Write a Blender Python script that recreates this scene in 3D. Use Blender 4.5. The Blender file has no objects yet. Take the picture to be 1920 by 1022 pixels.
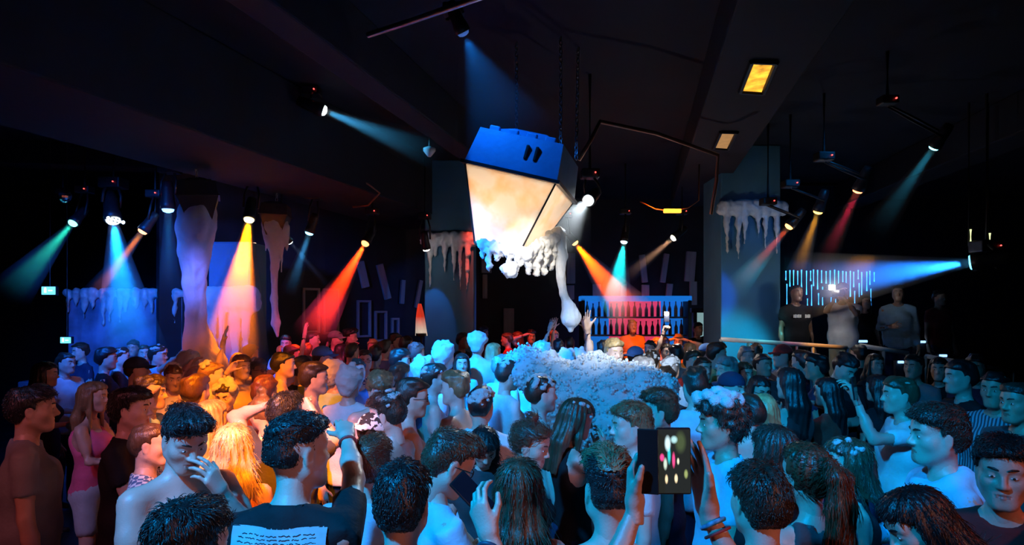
import bpy, bmesh, math, random
import numpy as np
from mathutils import Vector, Matrix
# CAMERA ---------------------------------------------------------- camera, world, exposure, unseen wash lights
SC = bpy.context.scene
_cam = bpy.data.cameras.new('camera'); _co = bpy.data.objects.new('camera', _cam); SC.collection.objects.link(_co)
_co.location = (0, 0, 2.25); _co.rotation_euler = (math.radians(90), 0, 0)
_cam.sensor_width = 36; _cam.lens = 36 * 1144 / 1920; _cam.shift_y = 64 / 1920; _cam.clip_start = .05
SC.camera = _co
_w = bpy.data.worlds.new('night'); SC.world = _w; _w.use_nodes = True
_w.node_tree.nodes['Background'].inputs[0].default_value = (.004, .008, .02, 1); _w.node_tree.nodes['Background'].inputs[1].default_value = .25
SC.view_settings.view_transform = 'Standard'; SC.view_settings.look = 'None'; SC.view_settings.gamma = 1
SC.view_settings.exposure = 0.6; SC.view_settings.use_curve_mapping = False
SC.cycles.max_bounces = 4; SC.cycles.diffuse_bounces = 2; SC.cycles.glossy_bounces = 2; SC.cycles.volume_bounces = 0
SC.cycles.transmission_bounces = 3; SC.cycles.transparent_max_bounces = 8
SC.cycles.adaptive_threshold = .035
SC.cycles.sample_clamp_indirect = 3.0; SC.cycles.use_light_tree = True; SC.cycles.caustics_reflective = False; SC.cycles.caustics_refractive = False

def spot(name, loc, to, col, power, deg, blend=.6, soft=.12, parent=None):
    l = bpy.data.lights.new(name, 'SPOT'); l.energy = power; l.color = col; l.spot_size = math.radians(deg); l.spot_blend = blend; l.shadow_soft_size = soft
    o = bpy.data.objects.new(name, l); SC.collection.objects.link(o)
    o.location = loc; o.rotation_euler = (Vector(to) - Vector(loc)).to_track_quat('-Z', 'Y').to_euler()
    if parent is not None: o.parent = parent
    return o
# unseen wash spots without fixtures, added to light crowd, columns, foam and rail
AZURE = (.001, .36, 1.)
spot('unseen_wash_light', (-2.1, .1, 4.7), (.2, 3.5, 1.2), AZURE, 1250, 56, .8, .12)
spot('unseen_wash_light', (.4, .6, 4.7), (2.1, 3.9, 1.3), (.002, .35, 1.), 470, 34, .7, .12)
spot('unseen_wash_light', (2.6, -1.6, 2.9), (.1, 2.3, 1.2), (1., .34, .22), 140, 54, 1., .4)
spot('unseen_wash_light', (-3.4, -.6, 4.5), (-2.4, 3.6, 1.4), (1., .2, .24), 170, 50, 1., .2)
spot('unseen_wash_light', (-.9, .9, 4.6), (-1.40, 3.5, 1.55), (1., .22, .003), 3000, 19, .55, .1)
spot('unseen_wash_light', (-1.6, 2.6, 4.6), (-2.25, 5.0, 1.6), (1., .22, .003), 2000, 26, .7, .1)
spot('unseen_wash_light', (-2.3, 3.6, 4.6), (.0, 6.8, 1.5), (.001, .26, 1.), 4200, 38, .8, .12)
spot('unseen_wash_light', (-4.6, 5., 3.7), (-5.2, 9.6, 1.6), (.010, .15, 1.), 1100, 66, 1., .2)
spot('unseen_wash_light', (4.0, 6.6, 4.6), (3.8, 9.6, 2.8), (.006, .24, .8), 70, 44, 1., .2)
spot('unseen_wash_light', (3.35, 7.2, 4.2), (3.5, 9.3, 1.6), (.01, .60, .75), 900, 24, .6, .1)
spot('unseen_wash_light', (2.2, 8.4, 4.6), (2.25, 10.2, 1.7), (1., .20, .006), 800, 30, .8, .1)
spot('unseen_wash_light', (-.7, 9.6, 4.6), (.1, 11.4, 1.6), (1., .06, .03), 420, 40, .9, .1)
spot('unseen_wash_light', (-2.1, 6.5, 3.8), (-2.75, 8.8, 1.6), (1., .05, .20), 420, 30, .9, .1)
spot('unseen_wash_light', (.3, 1.4, 4.6), (.95, 5.6, 1.75), (.9, .95, 1.), 1300, 18, .9, .1)
spot('unseen_wash_light', (-.3, 1.6, 4.5), (.13, 5.42, 2.68), (1., .88, .72), 1500, 10, .8, .05)
spot('unseen_wash_light', (-3.3, 5.4, 3.7), (-3.62, 7.1, 2.5), (.13, .16, 1.), 330, 17, .9, .1)
spot('unseen_wash_light', (4.7, 6.9, 4.2), tuple(((1535-960)/1144*8.5, 8.5, 1.72)), (1., .36, .03), 420, 12, .8, .05)
spot('unseen_wash_light', (-3.0, 1.2, 4.6), (-3.2, 4.6, .9), (.01, .35, 1.), 130, 26, .8, .1)
spot('unseen_wash_light', (6.2, .6, 3.4), (1.95, 2.6, 1.5), (1., .10, .06), 90, 34, .9, .2)
# ---------------------------------------------------------------- helpers
COL = bpy.context.scene.collection
F_PX, HOR, CX, CAM_Z = 1144.0, 575.0, 960.0, 2.25
def P(px, py, d):
    """point seen at pixel (px, py) of the 1920x1022 frame, d metres in front of the camera"""
    return Vector(((px - CX) / F_PX * d, d, CAM_Z + (HOR - py) / F_PX * d))

MATS = {}
def mat(name, col, rough=.6, metal=0., var=.12, scale=8., bump=0., bscale=40., emit=None, estr=0., spec=.5,
        stretch=None, sheen=0., sss=0., coat=0.):
    """procedural Principled material: noise-varied colour and noise relief"""
    if name in MATS: return MATS[name]
    m = bpy.data.materials.new(name); m.use_nodes = True
    nt = m.node_tree; b = nt.nodes['Principled BSDF']
    tc = nt.nodes.new('ShaderNodeTexCoord'); src = tc.outputs['Object']
    if stretch:
        mp = nt.nodes.new('ShaderNodeMapping'); mp.inputs['Scale'].default_value = stretch
        nt.links.new(src, mp.inputs['Vector']); src = mp.outputs['Vector']
    n = nt.nodes.new('ShaderNodeTexNoise'); n.inputs['Scale'].default_value = scale; n.inputs['Detail'].default_value = 3
    nt.links.new(src, n.inputs['Vector'])
    r = nt.nodes.new('ShaderNodeValToRGB')
    c = col
    r.color_ramp.elements[0].position = .3; r.color_ramp.elements[1].position = .7
    r.color_ramp.elements[0].color = (c[0]*(1-var), c[1]*(1-var), c[2]*(1-var), 1)
    r.color_ramp.elements[1].color = (min(1, c[0]*(1+var)), min(1, c[1]*(1+var)), min(1, c[2]*(1+var)), 1)
    nt.links.new(n.outputs['Fac'], r.inputs['Fac']); nt.links.new(r.outputs['Color'], b.inputs['Base Color'])
    b.inputs['Roughness'].default_value = rough; b.inputs['Metallic'].default_value = metal
    b.inputs['Specular IOR Level'].default_value = spec
    if coat: b.inputs['Coat Weight'].default_value = coat
    if sheen: b.inputs['Sheen Weight'].default_value = sheen
    if bump:
        n2 = nt.nodes.new('ShaderNodeTexNoise'); n2.inputs['Scale'].default_value = bscale; n2.inputs['Detail'].default_value = 3
        nt.links.new(src, n2.inputs['Vector'])
        bp = nt.nodes.new('ShaderNodeBump'); bp.inputs['Strength'].default_value = bump; bp.inputs['Distance'].default_value = .01
        nt.links.new(n2.outputs['Fac'], bp.inputs['Height']); nt.links.new(bp.outputs['Normal'], b.inputs['Normal'])
    if emit:
        b.inputs['Emission Color'].default_value = (*emit, 1); b.inputs['Emission Strength'].default_value = estr
    MATS[name] = m
    return m

def mesh_np(name, V, F, mats=(), mi=None, smooth=True):
    """mesh from numpy vertices (n,3) and a list of face arrays (k,3)/(k,4)"""
    me = bpy.data.meshes.new(name)
    V = np.asarray(V, np.float32)
    if not isinstance(F, (list, tuple)): F = [F]
    F = [np.asarray(f, np.int32) for f in F if len(f)]
    loops = np.concatenate([f.ravel() for f in F])
    tot = np.concatenate([np.full(len(f), f.shape[1], np.int32) for f in F])
    start = np.concatenate([[0], np.cumsum(tot)[:-1]]).astype(np.int32)
    me.vertices.add(len(V)); me.vertices.foreach_set('co', V.ravel())
    me.loops.add(len(loops)); me.loops.foreach_set('vertex_index', loops)
    me.polygons.add(len(tot)); me.polygons.foreach_set('loop_start', start); me.polygons.foreach_set('loop_total', tot)
    if mi is not None: me.polygons.foreach_set('material_index', np.asarray(mi, np.int32))
    me.update(calc_edges=True)
    me.polygons.foreach_set('use_smooth', np.full(len(tot), bool(smooth)))
    for m in mats: me.materials.append(m)
    return me

def link(name, data, parent=None, loc=None, rot=None, label=None, cat=None, group=None, kind=None):
    o = bpy.data.objects.new(name, data); COL.objects.link(o)
    if parent is not None: o.parent = parent
    if loc is not None: o.location = loc
    if rot is not None: o.rotation_euler = rot
    if label: o['label'] = label
    if cat: o['category'] = cat
    if group: o['group'] = group
    if kind: o['kind'] = kind
    return o

class MB:
    """collects simple solids into one mesh"""
    def __init__(s): s.v = []; s.f4 = []; s.f3 = []; s.n = 0
    def raw(s, V, F4=(), F3=()):
        V = np.asarray(V, float)
        s.v.append(V)
        if len(F4): s.f4.append(np.asarray(F4) + s.n)
        if len(F3): s.f3.append(np.asarray(F3) + s.n)
        s.n += len(V); return s
    def box(s, c, size, rot=None):
        h = np.array(size) / 2.
        q = np.array([[x, y, z] for x in (-1, 1) for y in (-1, 1) for z in (-1, 1)]) * h
        if rot is not None: q = q @ np.array(rot).T
        return s.raw(q + np.array(c), [[0,1,3,2],[4,6,7,5],[0,4,5,1],[2,3,7,6],[0,2,6,4],[1,5,7,3]])
    def bbox(s, c, size, bev=.01, rot=None):
        """box with chamfered edges"""
        bm = bmesh.new(); bmesh.ops.create_cube(bm, size=1.)
        for v in bm.verts: v.co = Vector((v.co.x*size[0], v.co.y*size[1], v.co.z*size[2]))
        bmesh.ops.bevel(bm, geom=bm.edges[:], offset=min(bev, min(size)*.45), segments=2, affect='EDGES', profile=.5)
        bm.verts.index_update(); V = np.array([v.co[:] for v in bm.verts])
        f4 = [[v.index for v in f.verts] for f in bm.faces if len(f.verts) == 4]
        f3 = [[v.index for v in f.verts] for f in bm.faces if len(f.verts) == 3]
        bm.free()
        if rot is not None: V = V @ np.array(rot).T
        return s.raw(V + np.array(c), f4, f3)
    def tube(s, pts, r, n=8, cap=True):
        pts = np.array([tuple(p) for p in pts], float)
        if np.isscalar(r): r = [r] * len(pts)
        V = []; up = np.array([0., 0., 1.])
        for i, p in enumerate(pts):
            t = pts[min(i+1, len(pts)-1)] - pts[max(i-1, 0)]; t /= np.linalg.norm(t) + 1e-9
            a = np.cross(t, up)
            if np.linalg.norm(a) < 1e-3: a = np.cross(t, [1., 0, 0])
            a /= np.linalg.norm(a); b = np.cross(t, a); up = -b if np.dot(-b, up) > 0 else b
            an = np.arange(n) * 2 * np.pi / n
            V.append(p + r[i] * (np.cos(an)[:, None] * a + np.sin(an)[:, None] * b))
        V = np.concatenate(V); F = []
        for i in range(len(pts) - 1):
            for j in range(n): F.append([i*n+j, i*n+(j+1) % n, (i+1)*n+(j+1) % n, (i+1)*n+j])
        F3 = []
        if cap:
            V = np.concatenate([V, pts[:1], pts[-1:]]); k = len(pts) * n
            for j in range(n):
                F3.append([k, (j+1) % n, j]); F3.append([k+1, (len(pts)-1)*n+j, (len(pts)-1)*n+(j+1) % n])
        return s.raw(V, F, F3)
    def lathe(s, prof, n=16, M=None):
        """prof: list of (radius, z); M: 4x4 Matrix"""
        an = np.arange(n) * 2 * np.pi / n
        V = np.concatenate([np.stack([r*np.cos(an), r*np.sin(an), np.full(n, z)], 1) for r, z in prof])
        F = [[i*n+j, i*n+(j+1) % n, (i+1)*n+(j+1) % n, (i+1)*n+j] for i in range(len(prof)-1) for j in range(n)]
        V = np.concatenate([V, [[0, 0, prof[0][1]], [0, 0, prof[-1][1]]]]); k = len(prof) * n
        F3 = [[k, (j+1) % n, j] for j in range(n)] + [[k+1, k-n+j, k-n+(j+1) % n] for j in range(n)]
        if M is not None:
            A = np.array(M); V = V @ A[:3, :3].T + A[:3, 3]
        return s.raw(V, F, F3)
    def mesh(s, name, mats=(), smooth=False):
        return mesh_np(name, np.concatenate(s.v), [np.concatenate(s.f4) if s.f4 else np.zeros((0, 4)), np.concatenate(s.f3) if s.f3 else np.zeros((0, 3))], mats, smooth=smooth)
    def build(s, name, m, parent=None, smooth=False, **kw):
        return link(name, s.mesh(name, [m] if m else [], smooth), parent, **kw)

# ---- distance-field modelling: smooth unions of tapered limbs, surfaced with surface nets
def smin(a, b, k):
    h = np.maximum(k - np.abs(a - b), 0) / k
    return np.minimum(a, b) - h * h * k * .25
class Field:
    def __init__(s, lo, hi, h):
        s.lo = np.array(lo, float); s.h = h
        s.n = np.maximum(4, np.ceil((np.array(hi) - s.lo) / h).astype(int) + 1)
        s.d = np.full(s.n, .3, np.float32)
        s.ax = [s.lo[i] + h * np.arange(s.n[i]) for i in range(3)]
    def blk(s, lo, hi):
        a = np.clip(np.floor((np.array(lo) - s.lo) / s.h).astype(int), 0, s.n)
        b = np.clip(np.ceil((np.array(hi) - s.lo) / s.h).astype(int) + 1, 0, s.n)
        if np.any(b <= a): return None, None
        sl = tuple(slice(a[i], b[i]) for i in range(3))
        return sl, (s.ax[0][sl[0]][:, None, None], s.ax[1][sl[1]][None, :, None], s.ax[2][sl[2]][None, None, :])
    def op(s, sl, v, k, mode):
        if mode == 'add': s.d[sl] = smin(s.d[sl], v, k)
        elif mode == 'sub': s.d[sl] = -smin(-s.d[sl], v, k)
    def cone(s, p0, p1, r0, r1, k=.03, xs=1., ys=1., mode='add', e=0.):
        """tapered limb from p0 to p1; xs/ys widen the section sideways / front to back"""
        p0 = np.array(p0, float); p1 = np.array(p1, float)
        m = (max(r0, r1) + max(e, 0)) * max(xs, ys, 1) + k + 2.5 * s.h
        sl, g = s.blk(np.minimum(p0, p1) - m, np.maximum(p0, p1) + m)
        if sl is None: return
        q0 = p0 / [xs, ys, 1]; q1 = p1 / [xs, ys, 1]
        X, Y, Z = g[0] / xs - q0[0], g[1] / ys - q0[1], g[2] - q0[2]
        u = q1 - q0; L = max(float(u @ u), 1e-9)
        t = np.clip((X * u[0] + Y * u[1] + Z * u[2]) / L, 0, 1)
        d = np.sqrt((X - t*u[0])**2 + (Y - t*u[1])**2 + (Z - t*u[2])**2) - (r0 + (r1 - r0) * t) - e
        s.op(sl, d, k, mode)
    def cyl(s, p0, p1, r0, r1, k=.03, e=0.):
        """tapered limb with flat ends"""
        p0 = np.array(p0, float); p1 = np.array(p1, float)
        m = max(r0, r1) + e + k + 2.5 * s.h
        sl, g = s.blk(np.minimum(p0, p1) - m, np.maximum(p0, p1) + m)
        if sl is None: return
        X, Y, Z = g[0] - p0[0], g[1] - p0[1], g[2] - p0[2]
        u = p1 - p0; L = float(np.linalg.norm(u)); u = u / L
        t = X * u[0] + Y * u[1] + Z * u[2]
        d = np.sqrt(np.maximum(X*X + Y*Y + Z*Z - t*t, 0)) - (r0 + (r1 - r0) * np.clip(t/L, 0, 1)) - e
        s.op(sl, np.maximum(np.maximum(d, t - L), -t - .05), k, 'add')
    def ell(s, c, r, k=.02, mode='add', e=0.):
        c = np.array(c, float); r = np.array(r, float) + e
        m = r + k + 2.5 * s.h
        sl, g = s.blk(c - m, c + m)
        if sl is None: return
        q = np.sqrt(((g[0]-c[0])/r[0])**2 + ((g[1]-c[1])/r[1])**2 + ((g[2]-c[2])/r[2])**2)
        s.op(sl, (q - 1) * min(r), k, mode)
    def half(s, nrm, off, k=.01):
        """keep only the side where nrm.p < off"""
        nrm = np.array(nrm, float); nrm /= np.linalg.norm(nrm)
        v = s.ax[0][:, None, None]*nrm[0] + s.ax[1][None, :, None]*nrm[1] + s.ax[2][None, None, :]*nrm[2] - off
        s.d = -smin(-s.d, -v, k)
    def pts(s):
        return s.ax[0][:, None, None], s.ax[1][None, :, None], s.ax[2][None, None, :]
    def surf(s):
        d = s.d; d[0] = d[-1] = .3; d[:, 0] = d[:, -1] = .3; d[:, :, 0] = d[:, :, -1] = .3
        sg = d < 0
        c = np.zeros(tuple(np.array(d.shape) - 1), np.uint8)
        for i in (0, 1):
            for j in (0, 1):
                for k in (0, 1):
                    c += sg[i:i+c.shape[0], j:j+c.shape[1], k:k+c.shape[2]]
        I = np.argwhere((c > 0) & (c < 8))
        vid = np.full(c.shape, -1, np.int32); vid[tuple(I.T)] = np.arange(len(I))
        acc = np.zeros((len(I), 3)); cnt = np.zeros(len(I))
        off = [(i, j, k) for i in (0, 1) for j in (0, 1) for k in (0, 1)]
        vals = {o: d[I[:, 0]+o[0], I[:, 1]+o[1], I[:, 2]+o[2]] for o in off}
        for o in off:
            for a in range(3):
                if o[a]: continue
                o2 = list(o); o2[a] = 1; v0 = vals[o]; v1 = vals[tuple(o2)]
                x = (v0 < 0) != (v1 < 0)
                t = np.where(x, v0 / np.where(x, v0 - v1, 1), 0)
                p = np.zeros((len(I), 3)) + np.array(o); p[:, a] = t
                acc += np.where(x[:, None], p, 0); cnt += x
        V = (I + acc / cnt[:, None]) * s.h + s.lo
        Q = []
        for a in range(3):
            b, cc = (a+1) % 3, (a+2) % 3
            sl0 = [slice(None)]*3; sl1 = [slice(None)]*3
            sl0[a] = slice(0, -1); sl1[a] = slice(1, None)
            A = sg[tuple(sl0)]; B = sg[tuple(sl1)]
            E = np.argwhere(A != B)
            ok = (E[:, b] > 0) & (E[:, cc] > 0) & (E[:, b] < d.shape[b]-1) & (E[:, cc] < d.shape[cc]-1)
            E = E[ok]; ins = A[tuple(E.T)]
            def g(db, dc):
                e = E.copy(); e[:, b] -= db; e[:, cc] -= dc; return vid[tuple(e.T)]
            q = np.stack([g(1, 1), g(0, 1), g(0, 0), g(1, 0)], 1)
            q[~ins] = q[~ins][:, ::-1]
            Q.append(q)
        return V, np.concatenate(Q)

def vnormals(V, Q):
    n = np.cross(V[Q[:, 2]] - V[Q[:, 0]], V[Q[:, 3]] - V[Q[:, 1]]); N = np.zeros_like(V)
    for i in range(4): np.add.at(N, Q[:, i], n)
    return N / (np.linalg.norm(N, axis=1, keepdims=True) + 1e-9)
def wob(V, f, seed=0, stretch=(1, 1, 1)):
    """cheap smooth pseudo-noise in -1..1 from a handful of rotated sine waves"""
    r = np.random.RandomState(seed); o = np.zeros(len(V)); W = V * np.array(stretch)
    for i in range(6):
        k = r.normal(size=3); k *= f * r.uniform(.6, 1.6) / np.linalg.norm(k)
        o += np.sin(W @ k + r.uniform(0, 6.28) + 1.3 * np.sin(W @ (k[[1, 2, 0]] * .7) + r.uniform(0, 6.28)))
    return o / 3.2
# ---------------------------------------------------------------- people: templates
HC = {}
def head_tpl(sex, h, smile=False):
    """head as one surface: skull, jaw, brow, sockets, nose, lips, ears, top of neck; origin at its centre, facing +Y"""
    key = ('head', sex, round(h, 4), smile)
    if key in HC: return HC[key]
    f = Field((-.10, -.125, -.19), (.10, .135, .135), h); w = sex == 'w'
    f.ell((0, -.016, .03), (.073, .094, .086), .02)
    f.ell((0, .022, -.035), (.056 if w else .06, .064, .078), .035)
    f.cone((-.012, .071, -.1), (.012, .071, -.1), .0165 if w else .0205, .0165 if w else .0205, .03)
    for s in (-1, 1):
        f.cone((s*.05, -.004, -.055), (s*.026, .055, -.097), .02 if w else .024, .016, .03)
        f.ell((s*.037, .048, -.022), (.027, .026, .026), .035)
        f.cone((s*.012, .083, .026), (s*.046, .066, .028), .0095 if not w else .007, .009, .02)
        f.ell((s*.031, .094, .003), (.0175, .016, .013), .016, 'sub')
        f.ell((s*.031, .0715, .003), (.0165, .0155, .0125), .006)
    f.ell((0, .055, .055), (.05, .034, .04), .03)
    f.cone((0, .086, .014), (0, .109, -.028), .0075, .0115 if not w else .0092, .014)
    for s in (-1, 1): f.ell((s*.0125, .097, -.032), (.009, .012, .008), .008)
    mw = .027 if smile else .022; mz = .008 if smile else 0
    f.ell((0, .071, -.066), (.032, .02, .024), .02)
    for s in (-1, 1):
        f.cone((0, .0895, -.0585), (s*mw, .077, -.064 + mz), .0052, .003, .006)
        f.cone((0, .089, -.0725), (s*mw*.85, .077, -.066 + mz), .0065, .003, .007)
    f.cone((-mw, .081, -.065 + mz), (0, .0965, -.0655), .0022, .0025, .004, mode='sub')
    f.cone((mw, .081, -.065 + mz), (0, .0965, -.0655), .0022, .0025, .004, mode='sub')
    for s in (-1, 1):
        f.ell((s*.0765, -.012, -.008), (.0075, .0185, .031), .01)
        f.ell((s*.085, -.008, -.006), (.006, .010, .018), .006, 'sub')
    f.cone((0, -.022, -.04), (0, -.026, -.17), .048 if not w else .041, .05 if not w else .042, .03, ys=1.1)
    V, Q = f.surf()
    c = V[Q].mean(1)
    lip = (c[:, 1] > .072) & (np.abs(c[:, 0]) < mw + .001) & (np.abs(c[:, 2] - (-.0655 + mz * np.abs(c[:, 0]) / mw)) < .0105 * (1 - .6 * (c[:, 0] / mw)**2)) if h < .0085 else np.zeros(len(c), bool)
    mi = lip.astype(int)
    Vs = [V]; Fs = [Q]; M = [mi]; n = len(V)
    if h < .02:                                     # brows and eyes
        mb = MB()
        for s in (-1, 1):
            mb.tube([(s*.012, .097, .027), (s*.026, .0945, .0325), (s*.041, .083, .0325), (s*.053, .069, .026)], [.0032, .0048, .0042, .0018], 6)
        v = np.concatenate(mb.v); q = np.concatenate(mb.f4)
        Vs.append(v); Fs.append(q + n); M.append(np.full(len(q), 2)); n += len(v)
        for rr, (sx, sy, sz), oy, mm in ((1, (.0112, .004, .0042), .0845, 3), (1, (.0050, .0028, .0044), .0872, 4)):
            a = np.linspace(0, 2*np.pi, 10, endpoint=False); t = np.array([.15, .6, 1., 1.5, 2.2])
            for s in (-1, 1):
                T, A = np.meshgrid(t, a, indexing='ij')
                v = np.stack([s*.031 + sx*np.sin(T)*np.cos(A), oy + sy*np.cos(T) - abs(s)*.0*A, .002 + sz*np.sin(T)*np.sin(A)], -1).reshape(-1, 3)
                q = np.array([[i*10+j, i*10+(j+1) % 10, (i+1)*10+(j+1) % 10, (i+1)*10+j] for i in range(4) for j in range(10)])
                v = np.concatenate([v, v[:10]]); 
                Vs.append(v); Fs.append(q + n); M.append(np.full(len(q), mm)); n += len(v)
            # pupil cap
    HC[key] = (np.concatenate(Vs), np.concatenate(Fs), np.concatenate(M))
    return HC[key]

HANDPOSE = {'open': ((6, 8, 6), 7, 25), 'relax': ((22, 32, 22), 3, 10), 'grip': ((48, 55, 35), 2, -15), 'fist': ((78, 95, 60), 0, -35),
            'hold': ((30, 42, 30), 4, 0), 'clap': ((10, 14, 10), 2, 10)}
def hand_tpl(pose, h):
    """right hand: wrist at the origin, fingers +Y, palm facing -Z, thumb on -X"""
    key = ('hand', pose, round(h, 4))
    if key in HC: return HC[key]
    f = Field((-.12, -.05, -.12), (.075, .20, .05), h)
    (b1, b2, b3), spread, th = HANDPOSE[pose]
    f.cone((0, -.04, 0), (0, .01, 0), .024, .023, .01, xs=1.2)
    kn = [(-.0285, .088, .002), (-.0095, .093, .004), (.0095, .088, .003), (.0275, .078, 0)]
    ln = [(.043, .026, .021), (.047, .029, .022), (.043, .027, .021), (.034, .021, .019)]
    for i, (k_, l_) in enumerate(zip(kn, ln)):
        f.cone((k_[0]*.55, .012, 0), k_, .0165, .0115, .016)
        p = np.array(k_); a = 0.; sp = (i - 1.4) * math.radians(spread)
        extra = (i - 1.5) * 4 if pose != 'open' else 0
        for L, b, r0, r1 in zip(l_, (b1, b2, b3), (.0092, .0083, .0076), (.0083, .0076, .0062)):
            a += math.radians(b + extra)
            dr = np.array([math.sin(sp)*math.cos(a), math.cos(sp)*math.cos(a), -math.sin(a)])
            q = p + dr * L
            f.cone(p, q, r0 * (.88 if i == 3 else 1), r1 * (.88 if i == 3 else 1), .0025); p = q
    f.cone((-.012, .018, -.008), (-.034, .045, -.014), .016, .0135, .014)
    t = math.radians(th)
    p1 = np.array((-.034, .045, -.014)); p2 = p1 + .036 * np.array((-math.sin(.55 + t*.6), math.cos(.55 + t*.6)*.9, -.35 - max(0, -t)))
    p3 = p2 + .028 * np.array((-math.sin(.2 + t), math.cos(.2 + t), -.3))
    f.cone(p1, p2, .0125, .0105, .004); f.cone(p2, p3, .0102, .0078, .003)
    HC[key] = f.surf()
    return HC[key]

HAIRBOX = {'long': -.42, 'longback': -.47, 'ponytail': -.4, 'bob': -.2, 'bun': -.12}
def hair_tpl(style, h, seed=0):
    key = ('hair', style, round(h, 4), seed)
    if key in HC: return HC[key]
    f = Field((-.16, -.22, HAIRBOX.get(style, -.14)), (.16, .17, .24), h)
    X, Y, Z = f.pts()
    def cut_face(lo=.02, hi=.047, front=.0):
        # keep hair behind a hairline that runs from the temples to the forehead
        g = Y - (.016 + front) - np.clip((Z - hi) * 3.5, 0, .13) + np.clip((lo - Z) * .5, 0, .03)
        f.d = -smin(-f.d, -(g + 0*X).astype(np.float32), .01)
    e = {'buzz': .003, 'short': .012, 'crop': .014, 'quiff': .009, 'fade': .0035, 'curly': .018, 'messy': .014}.get(style, .011)
    f.ell((0, -.016, .032), (.068 if style in ('short', 'crop', 'quiff', 'fade', 'messy') else .074, .095, .087), .02, e=e)
    f.ell((0, .034, .066), (.055, .054, .046), .03, e=e*.8)
    if style in ('buzz', 'short', 'crop', 'quiff', 'fade', 'curly', 'messy', 'cap'):
        f.cone((0, -.075, .0), (0, -.068, -.055), .036, .028, .03, xs=1.35, e=e*.6)
        for s in (-1, 1): f.cone((s*.063, .018, .02), (s*.064, .014, -.02), .009, .006, .015, e=e*.4)
        if style in ('quiff', 'fade', 'crop', 'messy'):
            f.ell((0, -.005, .088), (.066, .09, .044), .03, e=.004)
        if style == 'quiff':
            f.ell((0, .05, .105), (.055, .045, .034), .03)
            f.ell((.01, .068, .112), (.042, .026, .022), .02)
        if style == 'curly':
            f.ell((0, -.0, .085), (.088, .105, .062), .03)
        cut_face(hi=.056 if style in ('quiff', 'fade', 'crop') else .05)
        for s in (-1, 1): f.ell((s*.082, -.008, -.012), (.02, .023, .033), .006, 'sub')
        f.half((0, -.45, -1), .085 if style != 'fade' else .06, .02)
    elif style in ('long', 'longback', 'bob'):
        zb = {'long': -.36, 'longback': -.42, 'bob': -.155}[style]
        f.ell((0, -.012, .05), (.083, .1, .08), .02)
        for i, s in enumerate((-1, -.5, 0, .5, 1)):
            y0 = -.055 - .035*(1 - abs(s)); 
            f.cone((s*.065, y0 + .03*abs(s), .0), (s*.078, y0 - .035, -.16), .036, .034, .035)
            f.cone((s*.078, y0 - .035, -.16), (s*.085, y0 - .045 + .0*abs(s), zb + .02*(i % 2)), .034, .017, .035)
        if style != 'longback':
            for s in (-1, 1):
                f.cone((s*.07, .02, .03), (s*.085, .012, -.11), .022, .024, .02)
                f.cone((s*.085, .012, -.11), (s*.095, .03, max(zb, -.3)), .024, .012, .02)
        cut_face(lo=-.3, hi=.052, front=.012)
        if style != 'longback':
            f.cone((0, .1, -.01), (0, .09, -.14), .058, .066, .01, mode='sub')
        f.half((0, 0, -1), -zb + .0, .01)
    elif style in ('ponytail', 'bun'):
        f.cone((0, -.075, .0), (0, -.065, -.04), .032, .02, .03, xs=1.4)
        for s in (-1, 1): f.ell((s*.068, .0, .0), (.016, .035, .05), .015)
        cut_face(front=.0, hi=.058)
        for s in (-1, 1): f.ell((s*.086, -.006, -.014), (.018, .024, .03), .006, 'sub')
        if style == 'bun':
            f.ell((0, -.03, .148), (.036, .034, .03), .012)
        else:
            f.ell((0, -.125, .075), (.024, .026, .024), .012)
            pts = [(0, -.135, .08), (0, -.175, .04), (.005, -.178, -.06), (.012, -.165, -.18), (.016, -.155, -.3), (.018, -.15, -.38)]
            rr = [.02, .032, .038, .036, .027, .01]
            for i in range(5): f.cone(pts[i], pts[i+1], rr[i], rr[i+1], .015, xs=1.35)
    V, Q = f.surf(); N = vnormals(V, Q)
    # clumps: waves that run along the strands
    ang = np.arctan2(V[:, 0], -(V[:, 1] + .03) + 1e-6)
    if style in ('long', 'longback', 'bob', 'ponytail'):
        dsp = .0035*np.sin(ang*17 + 2*wob(V, 9, seed) + seed) + .002*np.sin(ang*41 + 3*wob(V, 12, seed+1))
    elif style == 'curly':
        dsp = .012*np.abs(wob(V, 75, seed)) + .006*wob(V, 150, seed+1)
    elif style in ('buzz', 'fade'):
        dsp = .0012*wob(V, 160, seed) + np.where(V[:, 2] > .085, .005*wob(V, 60, seed+2, (1, .35, 1)), 0)
    else:
        top = np.clip((V[:, 2] - .03) * 18, .25, 1.2)
        dsp = (1.7 if h > .01 else 1.) * top * (.0055*wob(V, 70, seed, (1, .35, .7)) + .0025*wob(V, 150, seed+1, (1, .4, .8)))
    V = V + N * dsp[:, None]
    HC[key] = (V, Q)
    return HC[key]

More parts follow.
